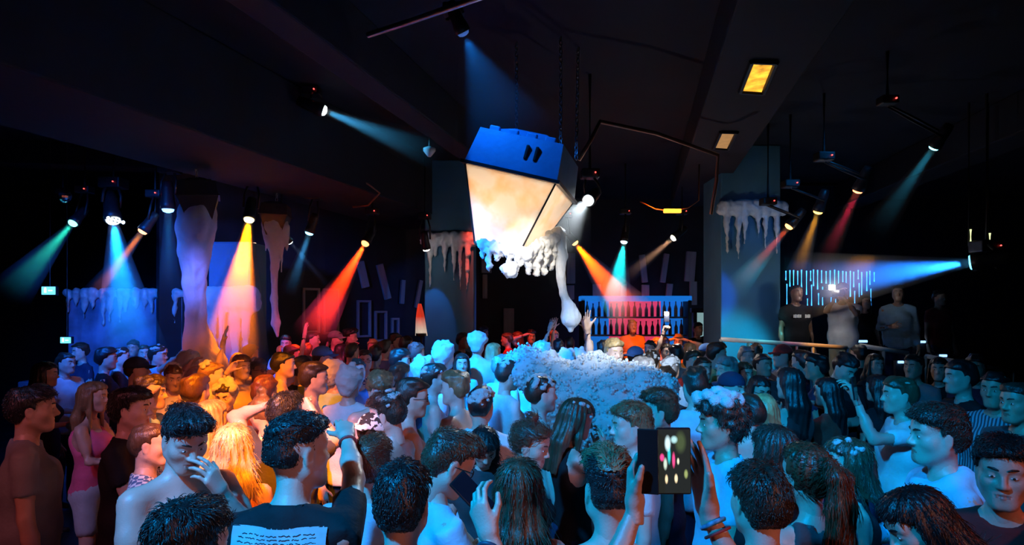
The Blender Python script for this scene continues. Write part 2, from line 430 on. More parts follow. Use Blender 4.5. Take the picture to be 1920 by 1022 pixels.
def cap_tpl(h):
    key = ('cap', round(h, 4))
    if key in HC: return HC[key]
    f = Field((-.12, -.14, -.02), (.12, .22, .16), h)
    f.ell((0, -.012, .045), (.09, .112, .092), .02)
    f.half((0, 0, -1), -.028, .006)
    f.ell((0, -.014, .13), (.01, .01, .008), .006)
    V, Q = f.surf()
    a = np.linspace(-1.15, 1.15, 13); R = []
    for dz in (.0, .006):
        for t in (0, .5, 1):
            R.append(np.stack([.078*np.sin(a)*(1+.05*t), .02 + .07*np.cos(a) + t*.075*np.cos(a*.9), .045 + dz - .012*t - .02*(np.sin(a)**2)*(.6+.6*t)], 1))
    B = np.concatenate(R); n = len(V); q = []
    for L in range(2):
        for i in range(2):
            for j in range(12):
                k = n + (L*3 + i)*13 + j; z = [k, k+1, k+14, k+13]; q.append(z if L else z[::-1])
    for j in range(12):
        k = n + 2*13 + j; q.append([k, k+39, k+40, k+1])
    HC[key] = (np.concatenate([V, B]), np.concatenate([Q, np.array(q)]))
    return HC[key]

def foam_tpl(kind, h, seed):
    key = ('foam', kind, round(h, 4), seed)
    if key in HC: return HC[key]
    r = np.random.RandomState(seed)
    f = Field((-.16, -.18, -.1), (.16, .17, .26), h)
    if kind == 'mop':                                  # thick curly froth on top of the head
        for i in range(46):
            a = r.uniform(0, 6.28); q = r.uniform(0, 1)**.6
            f.ell((.088*q*math.sin(a), .012 + .108*q*math.cos(a), .125 + .04*(1-q) + r.uniform(-.012, .014)), np.array((.024, .024, .02))*r.uniform(.75, 1.25), .006)
    elif kind == 'hood':                               # whole head of hair buried
        f.ell((0, -.02, .05), (.1, .115, .1), .03); f.cone((0, -.07, .02), (0, -.075, -.05), .07, .05, .03, xs=1.2)
        for i in range(26):
            a = r.uniform(0, 6.28); z = r.uniform(-.02, .16)
            rr = math.sqrt(max(.0, 1 - ((z-.05)/.12)**2))
            f.ell((.095*rr*math.sin(a), -.02 + .11*rr*math.cos(a), z), np.array((.022, .022, .018))*r.uniform(.6, 1.2), .025)
        X, Y, Z = f.pts()
        g = (Y - .05) - np.clip((Z - .05) * .9, -.5, .06)
        f.d = -smin(-f.d, -(g + 0*X).astype(np.float32), .01)
    else:                                              # patches and drips
        cl = [(r.uniform(0, 6.28), r.uniform(.06, .13)) for i in range(5)]
        for i in range(42 if kind == 'patch' else 20):
            a, z = cl[i % 5]; a += r.normal()*.5; z = min(z + r.normal()*.02, .134)
            rr = math.sqrt(max(.0, 1 - ((z-.032)/.105)**2))
            f.ell((.083*rr*math.sin(a), -.016 + .104*rr*math.cos(a), z), np.array((.016, .016, .012))*r.uniform(.6, 1.3), .008)
    V, Q = f.surf(); N = vnormals(V, Q)
    V = V + N * (.004*wob(V, 110, seed) + .0035*np.abs(wob(V, 260, seed+1)))[:, None]
    HC[key] = (V, Q)
    return HC[key]

# ---------------------------------------------------------------- people: bodies
ARM = {  # wrist target for the right arm (x out, y forward, z up), elbow pole, palm facing, hand shape
    'down': ((.25, .05, .86), (.3, -.6, 0), (-1, 0, 0), 'relax'),
    'hip': ((.22, .18, 1.02), (.6, -.6, -.2), (-.6, -.5, 0), 'relax'),
    'front': ((.10, .30, 1.18), (.5, -.2, -1), (-.9, .1, 0), 'relax'),
    'clap': ((.035, .33, 1.36), (.7, -.1, -.8), (-1, 0, 0), 'clap'),
    'face': ((.06, .20, 1.47), (.6, .2, -1), (-.3, -1, 0), 'relax'),
    'mouth': ((.08, .19, 1.44), (.5, .3, -1), (-.4, -1, 0), 'relax'),
    'head': ((.14, .06, 1.70), (1, .1, .1), (-.8, -.2, -.4), 'relax'),
    'up': ((.26, .12, 1.93), (.8, .2, 0), (-.3, 1, 0), 'open'),
    'upfist': ((.24, .16, 1.85), (.8, .2, -.2), (-.3, 1, 0), 'fist'),
    'upbent': ((.30, .22, 1.66), (1, .0, -.6), (-.2, 1, 0), 'relax'),
    'reach': ((.16, .50, 1.5), (.6, 0, -1), (0, 0, -1), 'open'),
    'phone': ((.07, .40, 1.45), (.6, 0, -1), (-.8, .2, 0), 'hold'),
    'low': ((.10, .32, 1.12), (.6, -.1, -1), (-.4, 0, 1), 'hold'),
    'cross': ((-.12, .2, 1.19), (.8, .1, -.8), (0, -1, 0), 'relax'),
}
def ik(S, W, pole, L1, L2):
    v = W - S; D = np.linalg.norm(v); M = (L1 + L2) * .995
    if D > M: v = v * M / D; W = S + v; D = M
    if D < .12: v = v * .12 / max(D, 1e-6); W = S + v; D = .12
    u = v / D; a = (L1*L1 - L2*L2 + D*D) / (2*D); hh = math.sqrt(max(L1*L1 - a*a, 0))
    p = pole - u * (pole @ u); p /= np.linalg.norm(p) + 1e-9
    return S + u*a + p*hh, W
def R3(yaw=0, pitch=0, tilt=0):
    """yaw: turn to its right, pitch: nod down, tilt: lean to its right (degrees)"""
    return np.array(Matrix.Rotation(math.radians(-yaw), 3, 'Z') @ Matrix.Rotation(math.radians(-pitch), 3, 'X') @ Matrix.Rotation(math.radians(tilt), 3, 'Y'))

SKIN = {'fair': (.62, .40, .31), 'pale': (.70, .48, .38), 'tan': (.48, .29, .20), 'brown': (.22, .115, .07), 'wet': (.66, .50, .43)}
HAIR = {'black': (.012, .010, .010), 'dark': (.03, .019, .013), 'brown': (.085, .042, .022), 'auburn': (.13, .042, .02),
        'light': (.22, .125, .06), 'blond': (.52, .35, .15), 'grey': (.25, .23, .22), 'frosty': (.6, .6, .58)}
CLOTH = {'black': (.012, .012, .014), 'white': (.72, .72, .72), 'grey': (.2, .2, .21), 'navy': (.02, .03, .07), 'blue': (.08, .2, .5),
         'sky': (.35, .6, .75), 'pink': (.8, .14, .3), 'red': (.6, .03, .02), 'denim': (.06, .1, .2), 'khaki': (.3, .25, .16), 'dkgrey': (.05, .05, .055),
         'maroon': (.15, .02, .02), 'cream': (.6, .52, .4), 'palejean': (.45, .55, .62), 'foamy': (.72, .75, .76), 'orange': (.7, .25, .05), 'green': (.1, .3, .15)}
def skin_mats(k):
    c = SKIN[k]
    return [mat('skin_'+k, c, .42, var=.07, scale=14, bump=.12, bscale=140, spec=.55),
            mat('lip_'+k, (c[0]*.8, c[1]*.5, c[2]*.5), .4), None, mat('eye_white', (.75, .73, .7), .2), mat('iris', (.05, .03, .02), .15)]
def hair_mat(k):
    return mat('hair_'+k, HAIR[k], .38, var=.45, scale=22, stretch=(1, 1, .25), bump=.35, bscale=160, spec=.6)
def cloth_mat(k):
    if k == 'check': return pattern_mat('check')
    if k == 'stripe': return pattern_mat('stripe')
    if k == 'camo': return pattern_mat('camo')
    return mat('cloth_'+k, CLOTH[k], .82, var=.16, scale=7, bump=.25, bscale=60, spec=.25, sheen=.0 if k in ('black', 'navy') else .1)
def pattern_mat(k):
    nm = 'cloth_' + k
    if nm in MATS: return MATS[nm]
    m = mat(nm, (.5, .5, .5), .8); nt = m.node_tree; b = nt.nodes['Principled BSDF']
    tc = nt.nodes.new('ShaderNodeTexCoord')
    if k == 'check':
        t = nt.nodes.new('ShaderNodeTexChecker'); t.inputs['Scale'].default_value = 34
        t.inputs[1].default_value = (.75, .75, .78, 1); t.inputs[2].default_value = (.08, .16, .3, 1)
        nt.links.new(tc.outputs['Object'], t.inputs['Vector']); nt.links.new(t.outputs['Color'], b.inputs['Base Color'])
    else:
        t = nt.nodes.new('ShaderNodeTexWave') if k == 'stripe' else nt.nodes.new('ShaderNodeTexNoise')
        t.inputs['Scale'].default_value = 14 if k == 'stripe' else 26
        r = nt.nodes.new('ShaderNodeValToRGB'); r.color_ramp.interpolation = 'CONSTANT'
        r.color_ramp.elements[0].color = (.04, .05, .07, 1) if k == 'stripe' else (.02, .02, .02, 1)
        r.color_ramp.elements[1].color = (.3, .36, .42, 1) if k == 'stripe' else (.7, .7, .66, 1); r.color_ramp.elements[1].position = .5
        nt.links.new(tc.outputs['Object'], t.inputs['Vector']); nt.links.new(t.outputs[1 if k == 'stripe' else 0], r.inputs['Fac']); nt.links.new(r.outputs['Color'], b.inputs['Base Color'])
    return m
def foam_mat():
    if 'foam' in MATS: return MATS['foam']
    m = mat('foam', (.86, .88, .88), .6, var=.05, scale=30, bump=.9, bscale=190, spec=.3)
    nt = m.node_tree; b = nt.nodes['Principled BSDF']; t = nt.nodes.new('ShaderNodeBsdfTranslucent'); mx = nt.nodes.new('ShaderNodeMixShader')
    t.inputs['Color'].default_value = (.9, .9, .88, 1); mx.inputs[0].default_value = .4
    nt.links.new(b.outputs[0], mx.inputs[1]); nt.links.new(t.outputs[0], mx.inputs[2]); nt.links.new(mx.outputs[0], nt.nodes['Material Output'].inputs['Surface'])
    return m

BODIES = {}
def add_strands(name, parent, V, Q, style, m, n, seed, M4):
    r = np.random.RandomState(seed + 5); N = vnormals(V, Q)
    I = r.randint(0, len(V), n); p = V[I]; nn = N[I]
    ok = (p[:, 1] < .075) | (p[:, 2] > .06); p = p[ok]; nn = nn[ok]; n = len(p)
    crown = np.array((0., -.045, .125))
    if style in ('quiff', 'fade', 'crop'): flow = np.stack([p[:, 0]*3, np.where(p[:, 2] > .07, .12, -.02), np.where(p[:, 2] > .07, .0, -.12)], 1)
    elif style in ('ponytail', 'bun'): flow = np.array((0, -.13, .08)) - p; flow = np.where(p[:, 1:2] < -.125, np.array([[0, 0, -.1]]), flow)
    else:
        flow = p - crown; flow[:, 2] -= .05
        flow[:, 2] = np.where(p[:, 2] < .0, -.12, flow[:, 2])
    flow /= np.linalg.norm(flow, axis=1, keepdims=True) + 1e-9; flow *= .12
    flow += r.normal(size=(n, 3)) * (.012 if style in ('long', 'longback', 'ponytail', 'bob') else .045)
    flow -= nn * (flow * nn).sum(1, keepdims=True); flow /= np.linalg.norm(flow, axis=1, keepdims=True) + 1e-9
    L = {'long': .09, 'longback': .1, 'ponytail': .07, 'bob': .07, 'buzz': .005, 'bun': .05, 'fade': .02}.get(style, .028) * r.uniform(.5, 1.2, n)
    if style in ('fade', 'crop', 'quiff', 'short'): L = np.where(p[:, 2] < .05, L*.45, L)
    if style in ('long', 'longback', 'bob', 'ponytail'): L = np.where(p[:, 2] > .0, L*.4, L)
    lift = {'long': .004, 'longback': .004, 'ponytail': .004, 'bob': .004}.get(style, .22 * L)
    pts = np.stack([p - nn*.002, p + flow*(L*.4)[:, None] + nn*(lift*np.ones(n)*.8)[:, None], p + flow*(L*.75)[:, None] + nn*(lift*np.ones(n))[:, None], p + flow*L[:, None] + nn*(lift*np.ones(n)*.5)[:, None]], 1)
    A = np.array(M4); pts = pts.reshape(-1, 3) @ A[:3, :3].T + A[:3, 3]
    c = bpy.data.hair_curves.new(name); c.add_curves([4]*n)
    c.attributes['position'].data.foreach_set('vector', pts.astype(np.float32).ravel())
    ra = c.attributes.get('radius') or c.attributes.new('radius', 'FLOAT', 'POINT')
    ra.data.foreach_set('value', np.tile(np.array([.0011, .001, .0008, .0003], np.float32), n))
    c.materials.append(m)
    return link(name, c, parent)

PEOPLE = []
def fig(px, py, label, yaw=0., H=1.75, d=None, sex='m', hair='short', hc='dark', skin='fair', top='tee', tc='black', legs='trousers', lc='navy',
        la='down', ra='down', hy=0., hp=0., ht=0., lean=(0., 0.), foam=None, hat=None, z0=0., lod=None, smile=False, glasses=False, group=None, seed=None, strands=True, tophc=None):
    """one clubber: body (skin, head, hands) as one mesh, with hair, clothes, shoes as parts"""
    s = H / 1.78; w = sex == 'w'
    if d is None: d = (CAM_Z - z0 - (H - .125)) * F_PX / (py - HOR)
    hw = P(px, py, d)
    seed = len(PEOPLE) if seed is None else seed
    Rw = np.array(Matrix.Rotation(math.radians(-yaw), 3, 'Z'))
    lx, ly = lean
    # local lean in x (its right) / y (forward)
    hl = np.array((lx, ly + .012, 1.665)) * s
    hworld = Rw @ hl
    loc = np.array((hw.x - hworld[0], hw.y - hworld[1], z0))
    dd = lod or d
    hb = float(np.clip(dd*.0075, .015, .042)); hh = float(np.clip(dd*.0021, .0042, .013)); hn = float(np.clip(dd*.0021, .0045, .009))
    hq = lambda v, L: min(L, key=lambda x: abs(x - v))
    hh = .005 if dd < 2.6 else .0072 if dd < 4 else .011 if dd < 6 else .0155; hn = hq(hn, (.0045, .0066, .009))
    def Ls(p):
        p = np.array(p, float); t = np.clip((p[2] - .9) / .65, 0, 1.15); return p + np.array((lx, ly, 0)) * t
    # skeleton
    SX = .158 if w else .185; L1, L2 = (.27, .245) if w else (.29, .26)
    arms = []
    for sd, a in ((1, ra), (-1, la)):
        a = {'p': a} if isinstance(a, str) else dict(a)
        wr, pole, palm, hp_ = ARM[a.get('p', 'down')]
        S = Ls((sd*SX, -.012, 1.425)); mir = np.array((sd, 1, 1))
        if 'W' in a:
            g = np.array(P(*a['W'])); Wt = (Rw.T @ (g - loc)) / s
        else:
            Wt = np.array(a.get('w', wr)) * mir + np.array((lx, ly, 0)) * (1. if wr[2] > 1 else .3)
        E, Wp = ik(S, Wt, np.array(a.get('pole', pole)) * mir, L1, L2)
        fd = Wp - E
        if 'f' in a: fd = np.array(a['f']) * mir
        if 'fW' in a: fd = Rw.T @ np.array(a['fW'])
        fd = fd / np.linalg.norm(fd)
        pm = np.array(a.get('palm', palm)) * mir
        if 'pW' in a: pm = Rw.T @ np.array(a['pW'])
        zb = -(pm - fd * (pm @ fd)); zb /= np.linalg.norm(zb) + 1e-9
        xb = np.cross(fd, zb) 
        arms.append((sd, S, E, Wp, np.stack([xb * sd, fd, zb], 1), a.get('hand', hp_)))
    zt = max([2.0] + [a[3][2] + .24 for a in arms]); ext = max(.36, max(abs(a[3][0]) for a in arms) + .24, max(abs(a[2][0]) for a in arms) + .08)
    ye = max(.3, max(a[3][1] for a in arms) + .22); yb = min(-.25, min(min(a[2][1], a[3][1]) for a in arms) - .12)
    lo = (-ext, yb, -.02); hi = (ext, ye, zt)
    def torso(f, e=0., loose=0., bust=True):
        f.cone(Ls((0, 0, .93)), Ls((0, -.005, 1.02)), (.105 if w else .103), (.09 if w else .10) + loose, .04, xs=1.58 if w else 1.5, e=e)
        f.cone(Ls((0, 0, 1.05)), Ls((0, 0, 1.28)), (.078 if w else .096) + loose, .102 if w else .117, .05, xs=1.42, e=e)
        f.cone(Ls((0, 0, 1.28)), Ls((0, -.015, 1.405)), .102 if w else .117, .06 if w else .07, .05, xs=1.44, e=e)
        for q in (-1, 1):
            f.cone(Ls((q*.02, -.022, 1.485)), Ls((q*(SX-.03), -.015, 1.43)), .042 if not w else .033, .045 if not w else .037, .04, e=e)
            if w and bust: f.ell(Ls((q*.062, .085, 1.27)), (.058, .056, .056), .03, e=e)
            elif not w: f.ell(Ls((q*.07, .085, 1.31)), (.075, .036, .055), .03, e=e)
            f.ell(Ls((q*.07, -.055, .90)), (.085, .075, .085), .03, e=e)
            f.ell(Ls((q*.085, -.075, 1.34)), (.06, .04, .08), .03, e=e)
        f.cone(Ls((0, -.15, 1.12)), Ls((0, -.16, 1.40)), .02, .02, .05, mode='sub') if e == 0 else None
    am = .82 if w else 1.
    key = None
    f = Field(lo, hi, hb)
    torso(f)
    f.cone(Ls((0, -.025, 1.44)), Ls((0, -.006, 1.60)), .055 if not w else .043, .047 if not w else .04, .035)
    for sd, S, E, Wp, RH, hs in arms:
        f.cone(S, S*.55 + E*.45, .052*am, .046*am, .045); f.cone(S*.55 + E*.45, E, .046*am, .038*am, .02)
        f.cone(E, E*.6 + Wp*.4, .038*am, .040*am, .02); f.cone(E*.6 + Wp*.4, Wp, .039*am, .025*am, .02)
    for q in (-1, 1):
        f.cone((q*.088, 0, .90), (q*.1, .012, .50), .086, .054, .03); f.cone((q*.1, .012, .5), (q*.102, -.012, .33), .052, .055, .02)
        f.cone((q*.102, -.012, .33), (q*.105, -.015, .09), .054, .036, .02); f.cone((q*.105, -.03, .045), (q*.125, .13, .03), .036, .028, .02)
    V, Q = f.surf()
    Vs = [V]; Fs = [Q]; M = [np.zeros(len(Q), int)]; n = len(V)
    hv, hq_, hm = head_tpl(sex, hh, smile)
    RH_ = R3(hy, hp, ht); piv = np.array((0, -.02, -.085)); hpos = Ls((0, .012, 1.665)); hpos[2] = 1.665
    hT = lambda v: (v - piv) @ RH_.T + piv + hpos
    Vs.append(hT(hv)); Fs.append(hq_ + n); M.append(hm); n += len(hv)
    for sd, S, E, Wp, RH, hs in arms:
        v, q = hand_tpl(hs, hn)
        v = v * (.9 if w else 1.) * np.array((1, 1, 1)); u = v * np.array((sd, 1, 1)); B = RH.copy(); B[:, 0] *= sd
        # template is a right hand; the left one is its mirror image
        u = v @ np.stack([RH[:, 0]*1., RH[:, 1], RH[:, 2]], 1).T + Wp + RH[:, 1]*.012
        qq = q if np.linalg.det(RH) > 0 else q[:, ::-1]
        Vs.append(u); Fs.append(qq + n); M.append(np.zeros(len(q), int)); n += len(v)
    sm = list(skin_mats(skin)); sm[2] = hair_mat(hc if hc not in ('frosty',) else 'grey')
    me = mesh_np('person', np.concatenate(Vs), np.concatenate(Fs), sm, np.concatenate(M))
    o = link('person', me, loc=loc, rot=(0, 0, math.radians(-yaw)), label=label, cat='person', group=group); o.scale = (s, s, s)
    def part(nm, V, Q, m):
        return link(nm, mesh_np(nm, V, Q, [m]), o)
    # hair, hat, foam
    A = np.eye(4); A[:3, :3] = RH_; A[:3, 3] = hpos + piv - RH_ @ piv
    if hair and hair != 'bald':
        hst = .008 if dd < 4 else (.012 if dd < 7 else .016)
        hv, hq2 = hair_tpl('buzz' if hat and hair in ('quiff', 'curly', 'messy', 'crop', 'fade', 'short') else hair, hst, seed % 3 if dd > 4 else seed % 7)
        ho = part('hair', hT(hv), hq2, hair_mat(hc))
        if dd < 3.7 and strands and hair != 'buzz' and not hat:
            add_strands('hair_strands', ho, hv, hq2, hair, hair_mat(hc), int((2600 if hair in ('long', 'longback', 'ponytail') else 2000) * (1 if dd < 2.7 else .6)), seed, A)
    if tophc:
        tv, tq = hair_tpl('quiff', .008, seed % 7); keep = (tv[tq][:, :, 2] > .095).all(1); tv2 = tv * np.array((1.03, 1.03, 1.04))
        to = part('hair_top', hT(tv2), tq[keep], hair_mat(tophc)); idx = np.unique(tq[keep]); rm = np.zeros(len(tv), int); rm[idx] = np.arange(len(idx))
        add_strands('hair_strands', to, tv2[idx], rm[tq[keep]], 'quiff', hair_mat(tophc), 900, seed + 9, A)
    if hat:
        cv, cq = cap_tpl(max(hh, .006))
        if hat[0] == 'capback': cv = cv * np.array((-1, -1, 1)) + np.array((0, -.025, 0))
        part('cap', hT(cv), cq, cloth_mat(hat[1]))
    if foam:
        fv, fq = foam_tpl(foam, max(hh*(.62 if foam in ('patch', 'light') else 1), .005), seed % 5)
        part('foam', hT(fv), fq, foam_mat())
    if glasses:
        mb = MB()
        for q in (-1, 1):
            a = np.linspace(0, 2*np.pi, 13); mb.tube([(q*.032 + .023*math.cos(t), .094 - .004*abs(math.cos(t)), .003 + .017*math.sin(t)) for t in a], .0022, 6, False)
            mb.tube([(q*.055, .09, .008), (q*.076, .06, .008), (q*.079, -.01, .004)], .002, 6)
        mb.tube([(-.01, .097, .006), (.01, .097, .006)], .002, 6)
        me = mb.mesh('glasses', [mat('glasses_black', (.01, .01, .01), .25)], True); g = link('glasses', me, o); g.matrix_local = Matrix(A.tolist())
    # clothes
    def wrinkle(V, Q, a=.004, f0=24):
        N = vnormals(V, Q); return V + N * (a*wob(V, f0, seed, (1, 1, .55)) + a*.5*wob(V, f0*2.3, seed+3, (.7, .7, 1)))[:, None]
    hc_ = max(hb, .0125)
    if top and top != 'bare':
        f = Field((-ext-.03, yb-.03, .74), (ext+.03, ye+.03, max(1.62, zt - .02)), hc_)
        torso(f, .014, .022 if top in ('tee', 'shirt', 'hoodie') and not w else .008)
        if top in ('tee', 'shirt', 'hoodie', 'tunic'): f.cone(Ls((0, 0, .86)), Ls((0, 0, 1.05)), .112, .105, .04, xs=1.5, e=.012)
        if top in ('tee', 'shirt', 'hoodie'):
            for sd, S, E, Wp, RH, hs in arms:
                t = .62
                if top in ('shirt', 'hoodie'):
                    f.cone(S, E, .058*am, .05*am, .03); f.cone(E, E*.12 + Wp*.88, .05*am, .038*am, .02)
                else:
                    f.cyl(S, S*(1-t) + E*t, .058*am, .060*am, .03)
        f.cone(Ls((0, -.028, 1.40)), Ls((0, -.02, 1.475)), .06 if not w else .05, .06 if not w else .05, .03, e=.012)
        nb = Ls((0, .012, 1.53))
        if top == 'tank':
            f.ell(nb + [0, .03, -.03], (.085, .12, .12), .01, 'sub')
            for q in (-1, 1): f.cone(Ls((q*(SX+.02), -.01, 1.33)), Ls((q*(SX+.015), -.01, 1.5)), .072, .085, .01, mode='sub')
        elif top == 'crop':
            f.half((0, 0, 1), 1.335, .01); f.half((0, 0, -1), -1.16, .01)
        else:
            f.ell(nb + [0, 0, .0], (.074 if not w else .066, .086, .058), .012, 'sub')
        if top == 'hoodie':
            for i in range(12):
                a = i/12*2*math.pi; a2 = (i+1)/12*2*math.pi
                q = lambda t: Ls((.085*math.sin(t), .0 + .085*math.cos(t), 1.475 + .03*math.cos(t)*-1))
                f.cone(q(a), q(a2), .026 + .014*(math.cos(a) < 0), .026 + .014*(math.cos(a2) < 0), .012)
            f.ell(Ls((0, -.12, 1.43)), (.11, .06, .08), .03)
        f.half((0, 0, -1), -(.84 if top != 'tank' else .88), .008)
        V, Q = f.surf()
        nm = {'tee': 'shirt', 'shirt': 'shirt', 'hoodie': 'hoodie', 'tank': 'tank_top', 'crop': 'crop_top', 'tunic': 'shirt'}[top]
        part(nm, wrinkle(V, Q), Q, cloth_mat(tc))
    hl_ = max(hb*1.25, .03)
    f = Field((-.3, -.25, -.02), (.3, .3, 1.06), hl_)
    f.cone((0, 0, .93), (0, -.003, .985), .105, .1, .04, xs=1.55, e=.012)
    for q in (-1, 1):
        f.ell((q*.07, -.055, .90), (.085, .075, .085), .03, e=.012)
        f.cone((q*.088, 0, .90), (q*.1, .012, .50), .088, .062, .03, e=.012)
        if legs != 'shorts': f.cone((q*.1, .012, .5), (q*.105, -.015, .10), .06, .05, .02, e=.012)
    if legs == 'skirt': f.cone((0, 0, .95), (0, 0, .62), .11, .13, .04, xs=1.4)
    f.half((0, 0, -1), {'trousers': -.055, 'shorts': -.56, 'skirt': -.6}[legs], .006); f.half((0, 0, 1), 1.0, .01)
    V, Q = f.surf(); part({'trousers': 'trousers', 'shorts': 'shorts', 'skirt': 'skirt'}[legs], wrinkle(V, Q, .004, 16), Q, cloth_mat(lc))
    f = Field((-.2, -.12, -.02), (.2, .24, .16), max(.018, hb))
    for q in (-1, 1):
        f.cone((q*.105, -.04, .05), (q*.128, .15, .038), .05, .042, .02); f.cone((q*.105, -.02, .06), (q*.105, -.015, .11), .048, .046, .02)
    f.half((0, 0, -1), -.002, .004)
    V, Q = f.surf(); part('shoes', V, Q, mat('shoe_dark', (.03, .03, .035), .5) if seed % 3 else mat('shoe_white', (.6, .6, .6), .5))
    info = dict(o=o, loc=loc, s=s, Rw=Rw, arms=arms, A=A, d=d, world=lambda p: Vector(Rw @ (np.array(p) * s) + loc))
    PEOPLE.append(info)
    return info
# ---------------------------------------------------------------- the room
CEIL = 4.8
M_DARK = mat('dark_paint', (.016, .018, .026), .7, var=.3, scale=2.5, bump=.15, bscale=12)
M_CEIL = mat('ceiling_paint', (.0035, .006, .014), .85, var=.35, scale=1.2, bump=.2, bscale=6)
M_FLOOR = mat('floor_boards', (.03, .028, .03), .35, var=.4, scale=3, bump=.1, bscale=20)
M_METAL = mat('black_metal', (.018, .018, .02), .45, metal=.3, var=.3, scale=20, bump=.05)
M_STEEL = mat('brushed_steel', (.4, .4, .42), .35, metal=.9, var=.2, scale=30)
M_RAIL = mat('pale_rail', (.6, .58, .55), .35, var=.1, scale=10)
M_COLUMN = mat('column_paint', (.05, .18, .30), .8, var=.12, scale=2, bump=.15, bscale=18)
M_SLAT = mat('pale_wood', (.42, .34, .32), .6, var=.25, scale=5, stretch=(1, 1, .12), bump=.2, bscale=30)
M_ICE = mat('ice_resin', (.62, .68, .72), .3, var=.12, scale=12, bump=.5, bscale=24, spec=.6)
M_FOAM = foam_mat()
M_BLUELED = mat('blue_led', (.02, .1, .3), .4, emit=(.04, .35, 1.), estr=2.4)
def structure(name, mb, m, **kw): return mb.build(name, m, kind='structure', **kw)
structure('floor', MB().box((1, 5.4, -.1), (27, 19, .2)), M_FLOOR)
structure('ceiling', MB().box((1, 5.4, CEIL + .1), (27, 19, .2)), M_CEIL)
structure('wall_back', MB().box((1, 14.6, CEIL/2), (27, .2, CEIL)), M_DARK)
structure('wall_left', MB().box((-10.6, 5.4, CEIL/2), (.2, 19, CEIL)), M_DARK)
structure('wall_right', MB().box((13.6, 5.4, CEIL/2), (.2, 19, CEIL)), M_DARK)
structure('wall_front', MB().box((1, -4.1, CEIL/2), (27, .2, CEIL)), M_DARK)
# ceiling bulkheads that run away to the right
def bulk(name, a, b, w, h, m=M_CEIL, z=CEIL):
    a = Vector(a); b = Vector(b); c = (a + b) / 2; L = (b - a).length; ang = math.atan2(b.y - a.y, b.x - a.x)
    return structure(name, MB().bbox((0, 0, 0), (L, w, h), .02), m, loc=(c.x, c.y, z - h/2), rot=(0, 0, ang))
bulk('trim_1', (-2.55, 1.2, 0), (.2, 11.4, 0), .30, .5)
bulk('trim_2', (-4.6, 2.5, 0), (-1.6, 12.5, 0), 1.5, .95)
bulk('trim_3', (1.33, 1.2, 0), (3.75, 12.8, 0), .8, .45)
bulk('trim_4', (5.4, 1.2, 0), (7.0, 12.8, 0), .5, .5)
bulk('trim_5', (-9.5, 9.2, 0), (-1.5, 10.6, 0), .4, .35)
# diagonal side wall with frames and leaning slats
A0, A1 = Vector((-5.0, 10.6, 0)), Vector((-1.75, 13.6, 0))
wd = (A1 - A0).normalized(); wang = math.atan2(wd.y, wd.x)
structure('wall_diagonal', MB().box((0, .1, CEIL/2), ((A1-A0).length + 2., .2, CEIL)), M_DARK, loc=(*((A0+A1)/2).xy, 0), rot=(0, 0, wang))
def on_diag(px, py):
    """point where the view ray through a pixel meets the diagonal wall"""
    r = P(px, py, 1.) - Vector((0, 0, CAM_Z)); n = Vector((-wd.y, wd.x, 0)); t = (A0 - Vector((0, 0, CAM_Z))).dot(n) / r.dot(n)
    return Vector((0, 0, CAM_Z)) + r * t
k = 0
for (x0, x1, y0, y1, lab) in ((568, 596, 542, 622, 'pale wooden wall frame nearest the foam-draped pillar'), (606, 632, 543, 624, 'pale wooden wall frame in the red beam'),
                         (670, 692, 565, 630, 'narrow wooden wall frame right of the red beam'), (703, 722, 585, 638, 'small low wooden wall frame before the leaning slats'),
                         (734, 745, 598, 640, 'last thin wooden wall frame left of the ice column')):
    a = on_diag(x0, y0); b = on_diag(x1, y1); c = (a + b) / 2; W = (Vector((b.x, b.y, 0)) - Vector((a.x, a.y, 0))).length; Hh = a.z - b.z
    e = link('wall_frame', None, loc=(c.x, c.y, b.z), rot=(0, 0, wang), label=lab, cat='frame', group='frames on the diagonal wall')
    for nm, cc, sz in (('frame_bar', (-W/2, -.03, Hh/2), (.045, .06, Hh)), ('frame_bar', (W/2, -.03, Hh/2), (.045, .06, Hh)), ('frame_bar', (0, -.03, Hh), (W + .045, .06, .045)), ('frame_bar', (0, -.03, 0), (W + .045, .06, .045))):
        MB().bbox(cc, sz, .006).build(nm, M_SLAT, e)
for (x, y0, y1, w, lean, lab) in ((678, 490, 540, .16, -14, 'leaning wooden slat panel above the tall frames'), (717, 495, 562, .15, -16, 'leaning wooden slat panel near the ceiling spot'),
                             (752, 525, 570, .10, 4, 'dark short slat between two leaning panels'), (782, 525, 578, .09, 12, 'thin bright slat left of the ice column')):
    a = on_diag(x, y0); b = on_diag(x, y1)
    o = MB().bbox((0, -.05, 0), (w, .07, a.z - b.z), .01).build('wall_slat', M_SLAT, loc=(a.x, a.y, (a.z + b.z)/2), rot=(0, math.radians(lean), wang), label=lab, cat='slat', group='slats on the dark walls')
